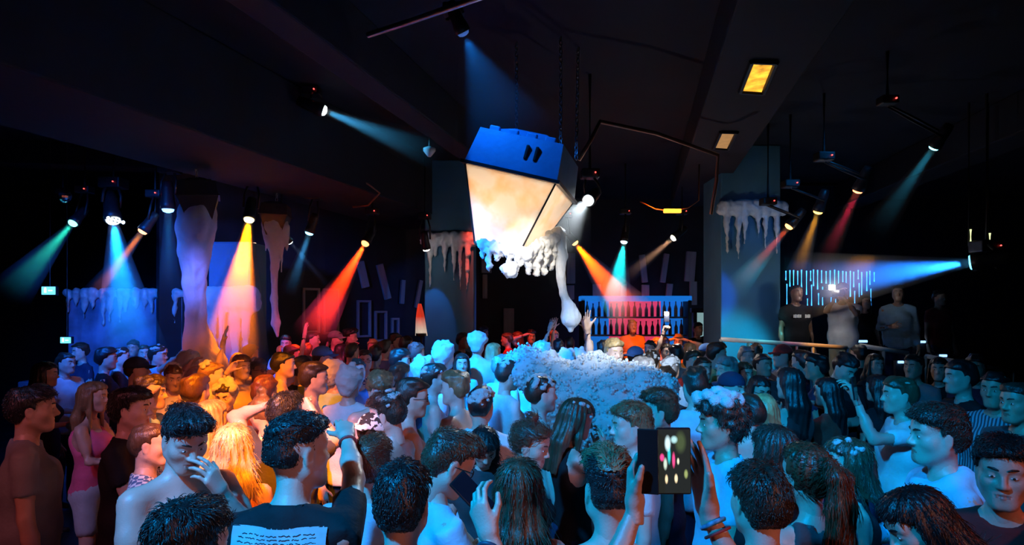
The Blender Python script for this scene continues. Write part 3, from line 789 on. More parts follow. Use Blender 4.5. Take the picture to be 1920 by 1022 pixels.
# slats on the back wall
YB = 14.42
for (x0, x1, y0, y1, lean, lab) in ((903, 922, 470, 512, 0, 'short slat below the left edge of the big lantern'), (905, 914, 515, 560, 0, 'thin slat hanging beneath the short slat left of the lantern foam'),
        (862, 870, 485, 615, 4, 'tall thin white slat right of the ice column'), (944, 964, 578, 628, 0, 'low pale slat behind the red-lit dancers'),
        (1062, 1078, 475, 532, 0, 'upper slat right of the lantern foam stream'), (1062, 1076, 535, 562, 0, 'lower stub slat right of the lantern foam stream'),
        (1110, 1126, 533, 561, 0, 'stub slat inside the orange beam'), (1163, 1174, 533, 560, 0, 'stub slat inside the teal beam'),
        (1200, 1211, 478, 530, -6, 'upper tapering slat under the peach beam'), (1202, 1216, 534, 560, 0, 'lower tapering slat under the peach beam'),
        (1240, 1250, 476, 530, 8, 'upper bright slat above the back bar'), (1248, 1259, 532, 560, 6, 'lower bright slat above the back bar'),
        (1284, 1302, 472, 528, 4, 'broad slat above the lit doorway, upper half'), (1292, 1305, 528, 572, 0, 'broad slat above the lit doorway, lower half'), (1334, 1347, 458, 500, 2, 'highest slat beside the blue column')):
    a = P(x0, y0, YB); b = P(x1, y1, YB)
    MB().bbox((0, -.05, 0), (b.x - a.x, .1, a.z - b.z), .012).build('wall_slat', M_SLAT, loc=((a.x+b.x)/2, YB, (a.z+b.z)/2), rot=(0, math.radians(lean), 0), label=lab, cat='slat', group='slats on the dark walls')
# columns with ice
def ice_fringe(name, x0, x1, y, ztop, seed, n, parent, lmax=.75, m=M_ICE, cap=.22):
    """lumpy ice sheet with icicles in front of a column face"""
    r = np.random.RandomState(seed); f = Field((x0-.1, y-.22, ztop-lmax-.4), (x1+.1, y+.08, ztop+.1), .022)
    for i in range(n):
        x = x0 + (x1-x0)*(i+.5)/n + r.uniform(-.03, .03); L = r.uniform(.25, 1)*lmax
        f.cone((x, y-.05, ztop-.02), (x+r.uniform(-.02, .02), y-.07, ztop-cap-L), r.uniform(.05, .085), .008, .03)
    f.cone((x0, y-.03, ztop-cap*.4), (x1, y-.03, ztop-cap*.4), cap*.5, cap*.55, .05, ys=.55)
    V, Q = f.surf(); N = vnormals(V, Q); V = V + N*(.014*wob(V, 26, seed) + .006*wob(V, 70, seed+1))[:, None]
    return link(name, mesh_np(name, V, Q, [m]), parent)
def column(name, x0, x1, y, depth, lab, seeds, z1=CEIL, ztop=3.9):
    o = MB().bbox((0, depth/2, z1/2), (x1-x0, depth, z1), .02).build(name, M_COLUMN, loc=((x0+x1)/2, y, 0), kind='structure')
    MB().bbox((0, depth/2, .12), (x1-x0+.06, depth+.06, .24), .02).build('plinth', M_DARK, o)
    ice_fringe('ice', -(x1-x0)/2, (x1-x0)/2, 0, ztop, seeds, 6, o)
    return o
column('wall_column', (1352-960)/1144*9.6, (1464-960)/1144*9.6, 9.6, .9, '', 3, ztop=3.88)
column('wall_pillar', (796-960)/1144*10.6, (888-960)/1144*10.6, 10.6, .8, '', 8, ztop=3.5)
# foam-draped pillar at left
o = MB().bbox((0, .3, 1.6), (.62, .6, 3.2), .03).build('wall_post', M_COLUMN, loc=((430-960)/1144*8.9, 8.9, 0), kind='structure')
ice_fringe('foam_drips', -.34, .34, 0, 2.5, 15, 10, o, 1.15, M_FOAM, .35)
# blue mural wall behind the left bar
mw = MB(); a = P(132, 548, 10.2); b = P(345, 720, 10.2)
mural = structure('wall_mural', MB().bbox((0, 0, 0), (b.x-a.x, .12, a.z), .02), mat('mural_blue', (.16, .24, .4), .8, var=.75, scale=2.2, bump=.5, bscale=9), loc=((a.x+b.x)/2, 10.2, a.z/2))
ice_fringe('ice', -(b.x-a.x)/2, (b.x-a.x)/2, -.06, a.z/2+.02, 21, 14, mural, .5, M_ICE, .12)
MB().bbox((0, 0, 0), (b.x-a.x+.4, .5, 1.1), .02).build('bar_counter', mat('bar_front', (.1, .16, .24), .5), loc=((a.x+b.x)/2, 9.6, .55), label='long blue-lit bar counter in front of the icy mural', cat='counter')
# back bar with shelves and bottles
a = P(1092, 560, 13.6); b = P(1290, 655, 13.6)
bb = link('back_bar', None, loc=((a.x+b.x)/2, 13.6, 0), label='blue and pink lit back bar shelving under the bright slats', cat='bar')
W = b.x - a.x; zt = a.z
M_BARB = mat('bar_blue', (.03, .12, .35), .4, emit=(.01, .16, .65), estr=.55)
M_BARP = mat('bar_pink', (.4, .05, .1), .4, emit=(.75, .05, .14), estr=.55)
MB().bbox((-W*.36, .3, zt/2+.2), (W*.26, .06, zt-.4), .01).build('back_panel', M_BARB, bb); MB().bbox((-.0+W*.02, .3, zt/2+.2), (W*.5, .06, zt-.4), .01).build('back_panel', M_BARP, bb); MB().bbox((W*.385, .3, zt/2+.2), (W*.23, .06, zt-.4), .01).build('back_panel', M_BARB, bb)
MB().bbox((0, .1, zt), (W+.1, .5, .12), .02).build('header', mat('bar_header', (.02, .14, .4), .4, emit=(.01, .2, .8), estr=.5), bb)
for z in (zt-.42, zt-.82): MB().bbox((0, .12, z), (W, .3, .04), .008).build('shelf', M_STEEL, bb)
for x in (-W/2, W/2): MB().bbox((x, .1, zt/2), (.08, .5, zt), .01).build('upright', M_DARK, bb)
MB().bbox((0, -.75, .55), (W+.6, .5, 1.1), .02).build('counter', M_DARK, bb)
r = np.random.RandomState(4); bm_ = []
for i, (c, hgt) in enumerate((((.2, .05, .05), 1), ((.05, .1, .16), .9), ((.2, .16, .1), 1.1))):
    bm_.append(MB().lathe([(.038, 0), (.04, .02), (.04, .17*hgt), (.03, .21*hgt), (.014, .25*hgt), (.014, .31*hgt), (.017, .312*hgt), (.017, .33*hgt)], 10).mesh('bottle', [mat('bottle_glass_%d' % i, c, .12, spec=.8)], True))
for zz, lab in ((zt-.40, 'dark bottle standing on the upper shelf of the back bar'), (zt-.80, 'dark bottle standing on the lower shelf of the back bar')):
    for i in range(17):
        link('bottle', bm_[r.randint(3)], loc=((a.x+b.x)/2 - W/2 + .12 + (W-.24)*i/16, 13.68 + r.uniform(-.03, .03), zz), label=lab, cat='bottle', group=lab.replace('dark bottle standing', 'bottles'))
# lit doorway beside the blue column
a = P(1302, 582, 13.2); b = P(1346, 660, 13.2)
dw = structure('door_1', MB().bbox((0, 0, a.z/2), (b.x-a.x, .05, a.z), .01), mat('lit_door', (.4, .5, .5), .5, emit=(.35, .6, .62), estr=.35), loc=((a.x+b.x)/2, 13.2, 0))
for x in (-1, 1): MB().bbox((x*(b.x-a.x)/2, 0, a.z/2), (.08, .14, a.z), .01).build('door_frame', M_METAL, dw)
MB().bbox((0, 0, a.z), (b.x-a.x+.16, .14, .1), .01).build('door_frame', M_METAL, dw)
MB().bbox((0, -.04, a.z*.55), (b.x-a.x, .05, .05), .01).build('door_bar', M_METAL, dw)
# raised platform with rails at right
PZ = .75
structure('floor_platform', MB().bbox((8.6, 11.1, PZ/2), (9.6, 5.4, PZ), .03), mat('platform_boards', (.04, .035, .04), .5, var=.3, scale=4))
def rail(name, a, b, posts, lab, glow=None):
    a = Vector(a); b = Vector(b)
    e = link(name, None, loc=(a.x, a.y, PZ if a.y > 8.3 else 0), label=lab, cat='railing')
    q = lambda v: Vector(v) - e.location
    MB().tube([q(a), q(b)], .032, 10).build('handrail', M_RAIL, e, True)
    MB().tube([q(a) - Vector((0, 0, .45)), q(b) - Vector((0, 0, .45))], .018, 8).build('midrail', M_RAIL, e, True)
    for t in posts:
        p = a.lerp(b, t); MB().tube([Vector((q(p).x, q(p).y, 0)), q(p)], .026, 8).build('post', M_RAIL, e, True)
    return e
rail('stage_rail', P(1352, 636, 8.55), P(1588, 652, 8.45), (0, .22, .60, .73, 1), 'metal stage rail lit teal and amber in front of the man in black')
rail('side_rail', P(1612, 648, 8.45), P(1702, 662, 8.4), (0, .5, 1), 'short pale rail below the man in the pale shirt')
rail('side_rail', P(1736, 668, 8.4), P(1898, 696, 8.4), (0, .5, 1), 'long dim rail sloping off to the right edge')
# curtain of hanging blue light tubes
e = link('light_curtain', None, loc=(*P(1560, 500, 12.6).xy, CEIL), label='row of hanging blue light tubes behind the stage', cat='light curtain')
r = np.random.RandomState(2); z0 = P(0, 505, 12.6).z
MB().bbox((0, 0, -.03), (2.2, .08, .06), .01).build('batten', M_METAL, e)
for i in range(23):
    x = -.95 + i*.083 + r.uniform(-.015, .015); L = r.uniform(.18, .55); zs = z0 - CEIL - r.uniform(0, .06)
    MB().tube([(x, 0, 0), (x, 0, zs)], .004, 4).build('cord', M_METAL, e)
    MB().tube([(x, 0, zs), (x, 0, zs - L)], .012, 6).build('light_tube', M_BLUELED, e)
    if i % 3 != 1: MB().tube([(x+.02, 0, zs - L - .08), (x+.02, 0, zs - .72)], .01, 6).build('light_tube', M_BLUELED, e)
# step lights on the platform
for (x0, x1, y, d, lab) in ((1610, 1626, 640, 9.6, 'tiny blue step light left of the pale-shirted man'), (1690, 1735, 641, 9.8, 'long pale blue step light under the pale-shirted man'),
                       (1766, 1780, 644, 9.8, 'small blue step light right of the long one'), (1762, 1775, 667, 9.0, 'blue step light above the sloping rail'), (1684, 1694, 679, 8.6, 'blue step light at the rail corner'), (1750, 1758, 689, 8.6, 'lowest blue step light below the sloping rail')):
    a = P(x0, y, d); b = P(x1, y, d)
    e = link('step_light', None, loc=((a.x+b.x)/2, d, 0), label=lab, cat='light', group='step lights at the right')
    MB().bbox((0, 0, a.z), (b.x-a.x, .03, .035), .005).build('diffuser', mat('step_led', (.3, .4, .5), .4, emit=(.25, .55, 1.), estr=1.6), e)
    MB().bbox((0, .05, a.z/2), (b.x-a.x+.04, .06, a.z+.04), .01).build('riser', M_DARK, e)
# lit signs at left
for (x, y, w, lab) in ((91, 545, .20, 'lit cyan exit sign high on the left wall'), (123, 638, .15, 'small lit cyan sign low beside the left bar')):
    p = P(x, y, 9.2)
    e = link('exit_sign', None, loc=p, label=lab, cat='sign')
    MB().bbox((0, .03, 0), (w+.03, .05, w*.72), .008).build('housing', M_METAL, e)
    MB().bbox((0, 0, 0), (w, .02, w*.6), .004).build('sign_face', mat('sign_cyan', (.1, .4, .45), .4, emit=(.15, .75, .9), estr=1.1), e)
    MB().box((-w*.2, -.013, 0), (w*.16, .004, w*.3)).box((-w*.2, -.013, w*.2), (w*.1, .004, w*.08)).box((w*.18, -.013, 0), (w*.3, .004, w*.08)).build('pictogram', mat('sign_white', (.8, .8, .8), .4, emit=(.8, 1, 1), estr=1.5), e)
    MB().tube([(0, .03, w*.36), (0, .03, CEIL - p.z)], .008, 6).build('hanger', M_METAL, e)
# ceiling panels whose caught amber light is painted in as glow
M_AMBER = mat('amber_glow_panel', (.62, .28, .02), .5, var=.6, scale=7, emit=(.55, .26, .015), estr=1.5)
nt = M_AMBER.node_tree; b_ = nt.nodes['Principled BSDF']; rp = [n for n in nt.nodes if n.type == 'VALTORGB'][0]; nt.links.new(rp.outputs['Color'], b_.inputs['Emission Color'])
M_AMBER2 = mat('dim_glow_panel', (.3, .2, .1), .5, var=.3, scale=9, emit=(.30, .15, .05), estr=.8)
for q, m_, lab in ((((1410, 115), (1456, 117), (1432, 175), (1388, 172)), M_AMBER, 'ceiling panel with bright painted-in amber glow at upper right'), (((1352, 247), (1382, 248), (1366, 280), (1338, 278)), M_AMBER2, 'ceiling panel with dim painted-in amber glow nearer the lantern')):
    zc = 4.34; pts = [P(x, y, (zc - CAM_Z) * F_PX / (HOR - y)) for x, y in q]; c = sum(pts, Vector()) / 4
    e = link('glow_ceiling_panel', None, loc=c, label=lab, cat='ceiling light')
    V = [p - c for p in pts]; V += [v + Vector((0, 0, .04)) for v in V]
    MB().raw([v[:] for v in V], [[0, 1, 2, 3][::-1], [4, 5, 6, 7], [0, 1, 5, 4], [1, 2, 6, 5], [2, 3, 7, 6], [3, 0, 4, 7]]).build('diffuser', m_, e)  # glowing face in place of light falling on the panel, not a diffuser
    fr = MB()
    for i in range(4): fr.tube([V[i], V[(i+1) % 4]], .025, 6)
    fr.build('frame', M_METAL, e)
# pipes and cables under the ceiling
M_PIPE = mat('copper_pipe', (.25, .09, .05), .45, metal=.4)
MB().tube([P(1085, 300, 6.2), P(1108, 262, 6.2), P(1125, 228, 6.3), P(1230, 250, 6.6), P(1346, 291, 7.2), P(1343, 340, 7.3), P(1333, 402, 7.4)], .022, 8).build('water_pipe', M_PIPE, smooth=True, label='thin copper-coloured pipe running right from the big lantern', cat='pipe')
for pts, lab in (([(575, 300, 8.), (620, 318, 8.2), (690, 345, 8.5), (712, 362, 8.6), (690, 385, 8.6), (662, 388, 8.7)], 'sagging red-brown cable below the left bulkhead'),
                 ([(488, 268, 8.), (480, 300, 8.), (462, 320, 8.), (445, 324, 8.)], 'short hooked cable at upper left')):
    MB().tube([P(*p) for p in pts], .016, 6).build('cable', M_PIPE, smooth=True, label=lab, cat='cable')
e = link('light_bar', None, loc=P(1260, 396, 9.), label='small amber light bar hung on a drooping cable', cat='light')
o0 = e.location
MB().tube([Vector(P(1200, 378, 9.)) - o0, Vector(P(1228, 392, 9.)) - o0, Vector(P(1260, 397, 9.)) - o0, Vector(P(1290, 390, 9.)) - o0, Vector(P(1310, 376, 9.)) - o0, Vector((P(1312, 376, 9.).x, 9., CEIL)) - o0], .01, 6).build('cable', M_PIPE, e, True)
MB().bbox((0, -.02, 0), (.26, .05, .06), .01).build('lamp', mat('amber_led', (.5, .2, .02), .4, emit=(1., .35, .04), estr=1.5), e)
# mirror ball at upper left
e = link('mirror_ball', None, loc=P(118, 366, 8.2), label='small mirror ball hanging at the far left', cat='mirror ball')
V = []; 
MB().lathe([(.105*math.sin(t), -.105*math.cos(t)) for t in np.linspace(.05, 3.09, 12)], 18).build('ball', mat('mirror_tiles', (.7, .72, .75), .12, metal=1, var=.4, scale=60), e)
MB().tube([(0, 0, .1), (0, 0, CEIL - e.location.z)], .006, 6).build('cord', M_METAL, e)
# flame-coloured flag beside the ice column
a = P(790, 618, 9.9); V = []; F = []
for i in range(9):
    for j in range(7):
        t = i/8; s_ = j/6 - .5; wdt = .16*(1-.85*t)**.7
        V.append((s_*wdt*1.3 - .03*t, .035*math.sin(s_*9+t*5), .52*t))
for i in range(8):
    for j in range(6): F.append([i*7+j, i*7+j+1, (i+1)*7+j+1, (i+1)*7+j])
V2 = V + [(x, y+.012, z) for x, y, z in V]; F2 = F + [[q+63 for q in f][::-1] for f in F]
fm = mat('flame_fabric', (.7, .06, .02), .6, emit=(.9, .08, .02), estr=.35); nt = fm.node_tree; b_ = nt.nodes['Principled BSDF']
tc_ = nt.nodes.new('ShaderNodeTexCoord'); sp = nt.nodes.new('ShaderNodeSeparateXYZ'); rr = nt.nodes.new('ShaderNodeValToRGB')
nt.links.new(tc_.outputs['Generated'], sp.inputs[0]); nt.links.new(sp.outputs['Z'], rr.inputs['Fac'])
rr.color_ramp.elements[0].color = (.9, .75, .6, 1); rr.color_ramp.elements[0].position = .15; rr.color_ramp.elements[1].color = (.8, .05, .02, 1); rr.color_ramp.elements[1].position = .6
nt.links.new(rr.outputs['Color'], b_.inputs['Base Color']); nt.links.new(rr.outputs['Color'], b_.inputs['Emission Color'])
e = link('flame_lamp', None, loc=(a.x, a.y, 0), label='tall red and white flame-shaped lamp left of the ice column', cat='lamp')
MB().raw(V2, F2).build('flame', fm, e, True).location = (0, 0, a.z - .1)
MB().lathe([(.14, 0), (.14, .03), (.02, .05), (.02, a.z-.12), (.09, a.z-.1), (.09, a.z-.06)], 12).build('stand', M_METAL, e)
# small fittings
e = link('ceiling_fitting', None, loc=P(805, 283, 7.4), label='small white ceiling fitting left of the big lantern', cat='fitting')
MB().lathe([(.02, -.07), (.045, -.04), (.075, 0), (.075, .03), (.03, .05)], 14).build('housing', mat('white_plastic', (.6, .6, .62), .5), e, True)
MB().tube([(0, 0, .04), (0, 0, CEIL - e.location.z)], .012, 6).build('stem', M_METAL, e)
for x, y0, y1, lab in ((1820, 430, 458, 'left of two short pale light tubes at the right wall'), (1856, 437, 463, 'right of two short pale light tubes at the right wall')):
    a = P(x, y0, 7.6); b = P(x, y1, 7.6)
    e = link('light_tube', None, loc=b, label=lab, cat='light')
    MB().tube([(0, 0, 0), (0, 0, a.z - b.z)], .012, 8).build('tube', mat('pale_tube', (.5, .5, .3), .4, emit=(.62, .72, .35), estr=1.), e, True)
    MB().tube([(0, .03, -.02), (0, .03, CEIL - b.z)], .014, 6).build('bracket', M_METAL, e)
MB().tube([P(690, 66, 4.6), P(770, 40, 4.4), P(880, 2, 4.15), P(960, -26, 4.)], .022, 8).build('ceiling_pipe', M_STEEL, smooth=True, label='shiny pipe under the ceiling above the lantern', cat='pipe')
e = link('small_lamp', None, loc=P(476, 460, 9.6), label='small warm lamp right of the strong orange spotlight', cat='lamp')
MB().lathe([(.05, -.03), (.06, 0), (.03, .04)], 12).build('bulb', mat('warm_bulb', (.6, .4, .3), .4, emit=(1., .55, .35), estr=2.), e, True)
MB().tube([(0, 0, .03), (0, 0, CEIL - e.location.z)], .008, 6).build('cord', M_METAL, e)
# ---------------------------------------------------------------- lanterns and foam
def lantern(name, loc, rot, S, lab, lit, dark=False):
    """street-lantern head: hipped roof, flange, four tapering panes with bars, hanging chain to the ceiling"""
    e = link(name, None, loc=loc, rot=rot, label=lab, cat='lantern')
    mr = mat('lantern_paint', (.08, .24, .45), .5, var=.12, scale=6, bump=.2, bscale=25) if not dark else mat('lantern_dark', (.02, .02, .03), .5)
    def frust(h0, z0, h1, z1):
        V = [(-h0, -h0, z0), (h0, -h0, z0), (h0, h0, z0), (-h0, h0, z0), (-h1, -h1, z1), (h1, -h1, z1), (h1, h1, z1), (-h1, h1, z1)]
        return [tuple(c*S for c in v) for v in V], [[0, 3, 2, 1], [4, 5, 6, 7], [0, 1, 5, 4], [1, 2, 6, 5], [2, 3, 7, 6], [3, 0, 4, 7]]
    MB().raw(*frust(.445, .03, .40, .36)).build('roof', mr, e)
    MB().raw(*frust(.36, .36, .16, .47)).build('roof_cap', mr, e)
    for i in range(4):
        x = -.27 + i*.18; MB().bbox((x*S, -.36*S, .375*S), (.1*S, .05*S, .06*S), .01).build('crenel', mr, e)
    MB().raw(*frust(.475, 0, .475, .03)).build('flange', M_METAL if not dark else mr, e)
    for x in (.1, .19): MB().bbox((x*S, -.425*S, .22*S), (.03*S, .03*S, .13*S), .008).build('hinge', M_METAL, e)
    pm = mat('frosted_pane', (.80, .74, .66), .5, var=.25, scale=4.5, bump=.3, bscale=12) if not dark else mr
    if not dark and 'Translucent BSDF' not in pm.node_tree.nodes:
        nt = pm.node_tree; b = nt.nodes['Principled BSDF']; t = nt.nodes.new('ShaderNodeBsdfTranslucent'); mx = nt.nodes.new('ShaderNodeMixShader'); out = nt.nodes['Material Output']
        t.inputs['Color'].default_value = (.9, .86, .8, 1); mx.inputs[0].default_value = .55
        rp = [n for n in nt.nodes if n.type == 'VALTORGB'][0]; rp.color_ramp.elements[0].position = .22; rp.color_ramp.elements[1].position = .52; rp.color_ramp.elements[0].color = (.85, .60, .36, 1); rp.color_ramp.elements[1].color = (.93, .90, .86, 1); nt.links.new(rp.outputs['Color'], t.inputs['Color'])
        nt.links.new(b.outputs[0], mx.inputs[1]); nt.links.new(t.outputs[0], mx.inputs[2]); nt.links.new(mx.outputs[0], out.inputs['Surface'])
    h0, h1, zb, th = .435, .225, -.66, .012
    for k in range(4):
        R = np.array(Matrix.Rotation(k*math.pi/2, 3, 'Z'))
        V = np.array([(-h0, -h0, 0), (h0, -h0, 0), (h1, -h1, zb), (-h1, -h1, zb), (-h0, -h0+th, 0), (h0, -h0+th, 0), (h1, -h1+th, zb), (-h1, -h1+th, zb)])
        V[:, 0] *= .985
        MB().raw(V @ R.T * S, [[0, 3, 2, 1], [4, 5, 6, 7], [0, 1, 5, 4], [1, 2, 6, 5], [2, 3, 7, 6], [3, 0, 4, 7]]).build('pane', pm, e)
        MB().tube([R @ np.array((-h0, -h0, 0)) * S, R @ np.array((-h1, -h1, zb)) * S], .009*S, 6).build('frame_bar', M_METAL, e)
        MB().tube([R @ np.array((-h1, -h1, zb)) * S, R @ np.array((h1, -h1, zb)) * S], .012*S, 6).build('bottom_bar', M_PIPE, e)
    if lit:
        MB().bbox((0, 0, (zb-.01)*S), (2*h1*S, 2*h1*S, .03), .01).build('light_stop_plate', M_PIPE, e)  # plate added to keep bulb light from spilling out below
        MB().bbox((0, 0, .005*S), (.84*S, .84*S, .02), .005).build('ceiling_plate', M_METAL, e)
        for c, w, sz in (((-.17, -.12, -.30), lit, .07), ((.13, -.10, -.36), lit*.8, .07)):
            l = bpy.data.lights.new('lantern_bulb', 'POINT'); l.energy = w; l.color = (1., .76, .52); l.shadow_soft_size = sz
            lo = bpy.data.objects.new('lantern_bulb', l); COL.objects.link(lo); lo.parent = e; lo.location = tuple(np.array(c)*S)
    return e
def chain(parent, top, a, n=26, m=M_STEEL):
    mb = MB(); A = Vector(a); T = Vector(top)
    for i in range(n):
        c = A.lerp(T, (i+.5)/n); L = (T-A).length/n*.72; ax = (T-A).normalized(); u = ax.orthogonal().normalized(); v = ax.cross(u)
        if i % 2: u, v = v, u
        mb.tube([c + ax*L*math.cos(t) + u*.016*math.sin(t) for t in np.linspace(0, 2*math.pi, 9)], .005, 5, False)
    return mb.build('chain', m, parent, True)
LANT = lantern('foam_lantern', P(978, 346, 5.75), (math.radians(-2), math.radians(15.5), math.radians(-16)), .98, 'big blue-roofed street lantern glowing warm white above the crowd', 72)
Li = LANT.rotation_euler.to_matrix().inverted()
for q in ((.25, .1, .42), (-.2, .1, .42)):
    tp = Li @ Vector((0, 0, CEIL - LANT.location.z)) ; g = LANT.rotation_euler.to_matrix() @ Vector(q)
    chain(LANT, Li @ Vector((g.x, g.y, CEIL - LANT.location.z)), q)
chain(LANT, Li @ Vector((.56, .25, CEIL - LANT.location.z)), (.42, .1, .36))
L2 = lantern('foam_lantern', P(372, 372, 7.1), (0, math.radians(-4), math.radians(25)), .48, 'dark lantern pouring the thick foam column at left', 0, True)
L3 = lantern('foam_lantern', P(517, 405, 8.6), (0, math.radians(3), math.radians(10)), .42, 'small dark lantern above the thin blue foam drip', 0, True)
for L_ in (L2, L3): chain(L_, (0, 0, CEIL - L_.location.z), (0, 0, .2), 16)

def foam(name, prims, lab, h=.02, seed=0, amp=.012, f0=45, k=.04, drip=False):
    """foam mass from ('e', centre, radii) and ('c', p0, p1, r0, r1) pieces, roughened"""
    pts = np.array([tuple(c) for p in prims for c in (p[1:2] if p[0] == 'e' else p[1:3])]); m = max(max(p[2]) if p[0] == 'e' else max(p[3:5]) for p in prims) + .15
    f = Field(pts.min(0) - m, pts.max(0) + m, h)
    for p in prims:
        if p[0] == 'e': f.ell(p[1], p[2], k)
        else: f.cone(p[1], p[2], p[3], p[4], k)
    if pts[:, 2].min() - m < 0: f.half((0, 0, -1), -.0, .01)
    V, Q = f.surf(); N = vnormals(V, Q)
    if drip: dsp = amp*wob(V, f0, seed, (1, 1, .18)) + amp*.5*wob(V, f0*2.4, seed+1, (1, 1, .3))
    else: dsp = amp*wob(V, f0, seed) + amp*.6*np.abs(wob(V, f0*2.6, seed+1)) + amp*.25*wob(V, f0*6, seed+2)
    return link(name, mesh_np(name, V + N*dsp[:, None], Q, [M_FOAM]), label=lab, cat='foam', kind='stuff')
r = np.random.RandomState(5)
pr = []
rim = [P(902, 456, 5.55), P(925, 464, 5.48), P(955, 472, 5.42), P(985, 476, 5.38), P(1010, 466, 5.5), P(1030, 452, 5.65), P(1050, 436, 5.8)]
for i in range(len(rim)-1): pr.append(('c', rim[i], rim[i+1], .035, .04))
for i, (px, L_, rr) in enumerate(((905, 26, .04), (917, 48, .03), (935, 20, .05), (955, 16, .05), (975, 24, .06), (990, 38, .05), (1005, 44, .06), (1020, 52, .065), (1034, 58, .065), (1046, 66, .05))):
    t = np.interp(px, [900, 925, 955, 985, 1010, 1030, 1048], range(7)); i0 = min(int(t), 5); a = rim[i0].lerp(rim[i0+1], t-i0)
    pr.append(('c', a, a - Vector((0, 0, L_/208)), rr, rr*.3))
pr.append(('c', P(952, 470, 5.36), P(957, 500, 5.34), .016, .012)); pr.append(('e', P(957, 505, 5.34), (.075, .06, .07)))
foam('lantern_foam', pr, 'bright wet foam hanging from the bottom of the big lantern', .012, 1, .016, 70, .03)
pr = []
st = [(1046, 440, 5.75, .075), (1053, 480, 5.72, .055), (1052, 520, 5.7, .04), (1057, 552, 5.68, .034), (1066, 575, 5.66, .055), (1070, 596, 5.66, .085), (1070, 618, 5.66, .03)]
for a, b in zip(st[:-1], st[1:]): pr.append(('c', P(*a[:3]), P(*b[:3]), a[3], b[3]))
foam('foam_stream', pr, 'thin foam stream falling from the lantern to the raised hand', .012, 2, .008, 50, .03, True)
pr = []
st = [(370, 402, 7.1, .20), (370, 430, 7.1, .20), (368, 470, 7.1, .16), (366, 530, 7.1, .115), (367, 590, 7.1, .11), (370, 640, 7.1, .14), (385, 690, 7.0, .22), (395, 760, 7.0, .3)]
for a, b in zip(st[:-1], st[1:]): pr.append(('c', P(*a[:3]), P(*b[:3]), a[3], b[3]))
foam('foam_column', pr, 'thick foam column pouring from the dark lantern at left', .022, 3, .02, 26, .05, True)
pr = []
st = [(516, 420, 8.6, .17), (518, 450, 8.6, .12), (515, 500, 8.6, .05), (514, 560, 8.6, .04), (518, 606, 8.6, .06), (520, 630, 8.6, .03)]
for a, b in zip(st[:-1], st[1:]): pr.append(('c', P(*a[:3]), P(*b[:3]), a[3], b[3]))
for i in range(5): pr.append(('c', P(500 + i*9, 425, 8.55), P(498 + i*10, 470 + 40*(i % 2), 8.55), .045, .01))
foam('foam_drip', pr, 'thin blue foam drip under the small dark lantern', .02, 4, .012, 30, .04, True)
# the heap of foam in the middle of the crowd, with loose bubbles on its skin
pr = [('c', (.66, 5.1, .2), (.66, 5.1, 1.1), .45, .40)]
r = np.random.RandomState(8)
for (px, py, d, rx, rz) in ((985, 692, 5.6, .22, .15), (1030, 708, 5.3, .25, .17), (1090, 722, 5.0, .26, .18), (1140, 722, 4.8, .28, .19), (1190, 742, 4.6, .27, .22), (1178, 795, 4.4, .28, .26), (1212, 775, 4.5, .20, .24), (1110, 775, 4.7, .27, .27), (1050, 745, 5.0, .22, .22)):
    c = P(px, py, d); pr.append(('e', c, (rx, rx, rz)))
    for k in range(7):
        v = r.normal(size=3); v /= np.linalg.norm(v); v[2] = abs(v[2])
        pr.append(('e', c + Vector(v*np.array((rx, rx, rz))*.9), (.09*r.uniform(.6, 1.3),)*3))
heap = foam('foam_heap', pr, 'big heap of white foam among the dancers under the lantern', .022, 6, .014, 55, .06)
def bubbles(o, n, seed, rmin=.006, rmax=.016):
    """real little bubbles joined into the foam mesh"""
    me = o.data; k = len(me.vertices); co = np.zeros(k*3, np.float32); me.vertices.foreach_get('co', co); co = co.reshape(-1, 3)
    r = np.random.RandomState(seed); z = co[:, 2]; pool = np.where(z > np.percentile(z, 45))[0]
    ico = np.array([(0, 0, 1), (.894, 0, .447), (.276, .851, .447), (-.724, .526, .447), (-.724, -.526, .447), (.276, -.851, .447), (.724, .526, -.447), (-.276, .851, -.447), (-.894, 0, -.447), (-.276, -.851, -.447), (.724, -.526, -.447), (0, 0, -1)])
    tri = np.array([(0,1,2),(0,2,3),(0,3,4),(0,4,5),(0,5,1),(1,6,2),(2,7,3),(3,8,4),(4,9,5),(5,10,1),(6,7,2),(7,8,3),(8,9,4),(9,10,5),(10,6,1),(11,7,6),(11,8,7),(11,9,8),(11,10,9),(11,6,10)])
    I = r.choice(pool, n); R = r.uniform(rmin, rmax, n)
    C = co[I] + r.normal(size=(n, 3))*.012
    V = (C[:, None, :] + ico[None]*R[:, None, None]).reshape(-1, 3); F = (tri[None] + (np.arange(n)*12)[:, None, None]).reshape(-1, 3)
    return link('bubbles', mesh_np('bubbles', V, F, [M_FOAM]), o, kind='stuff')
bubbles(heap, 5200, 3)
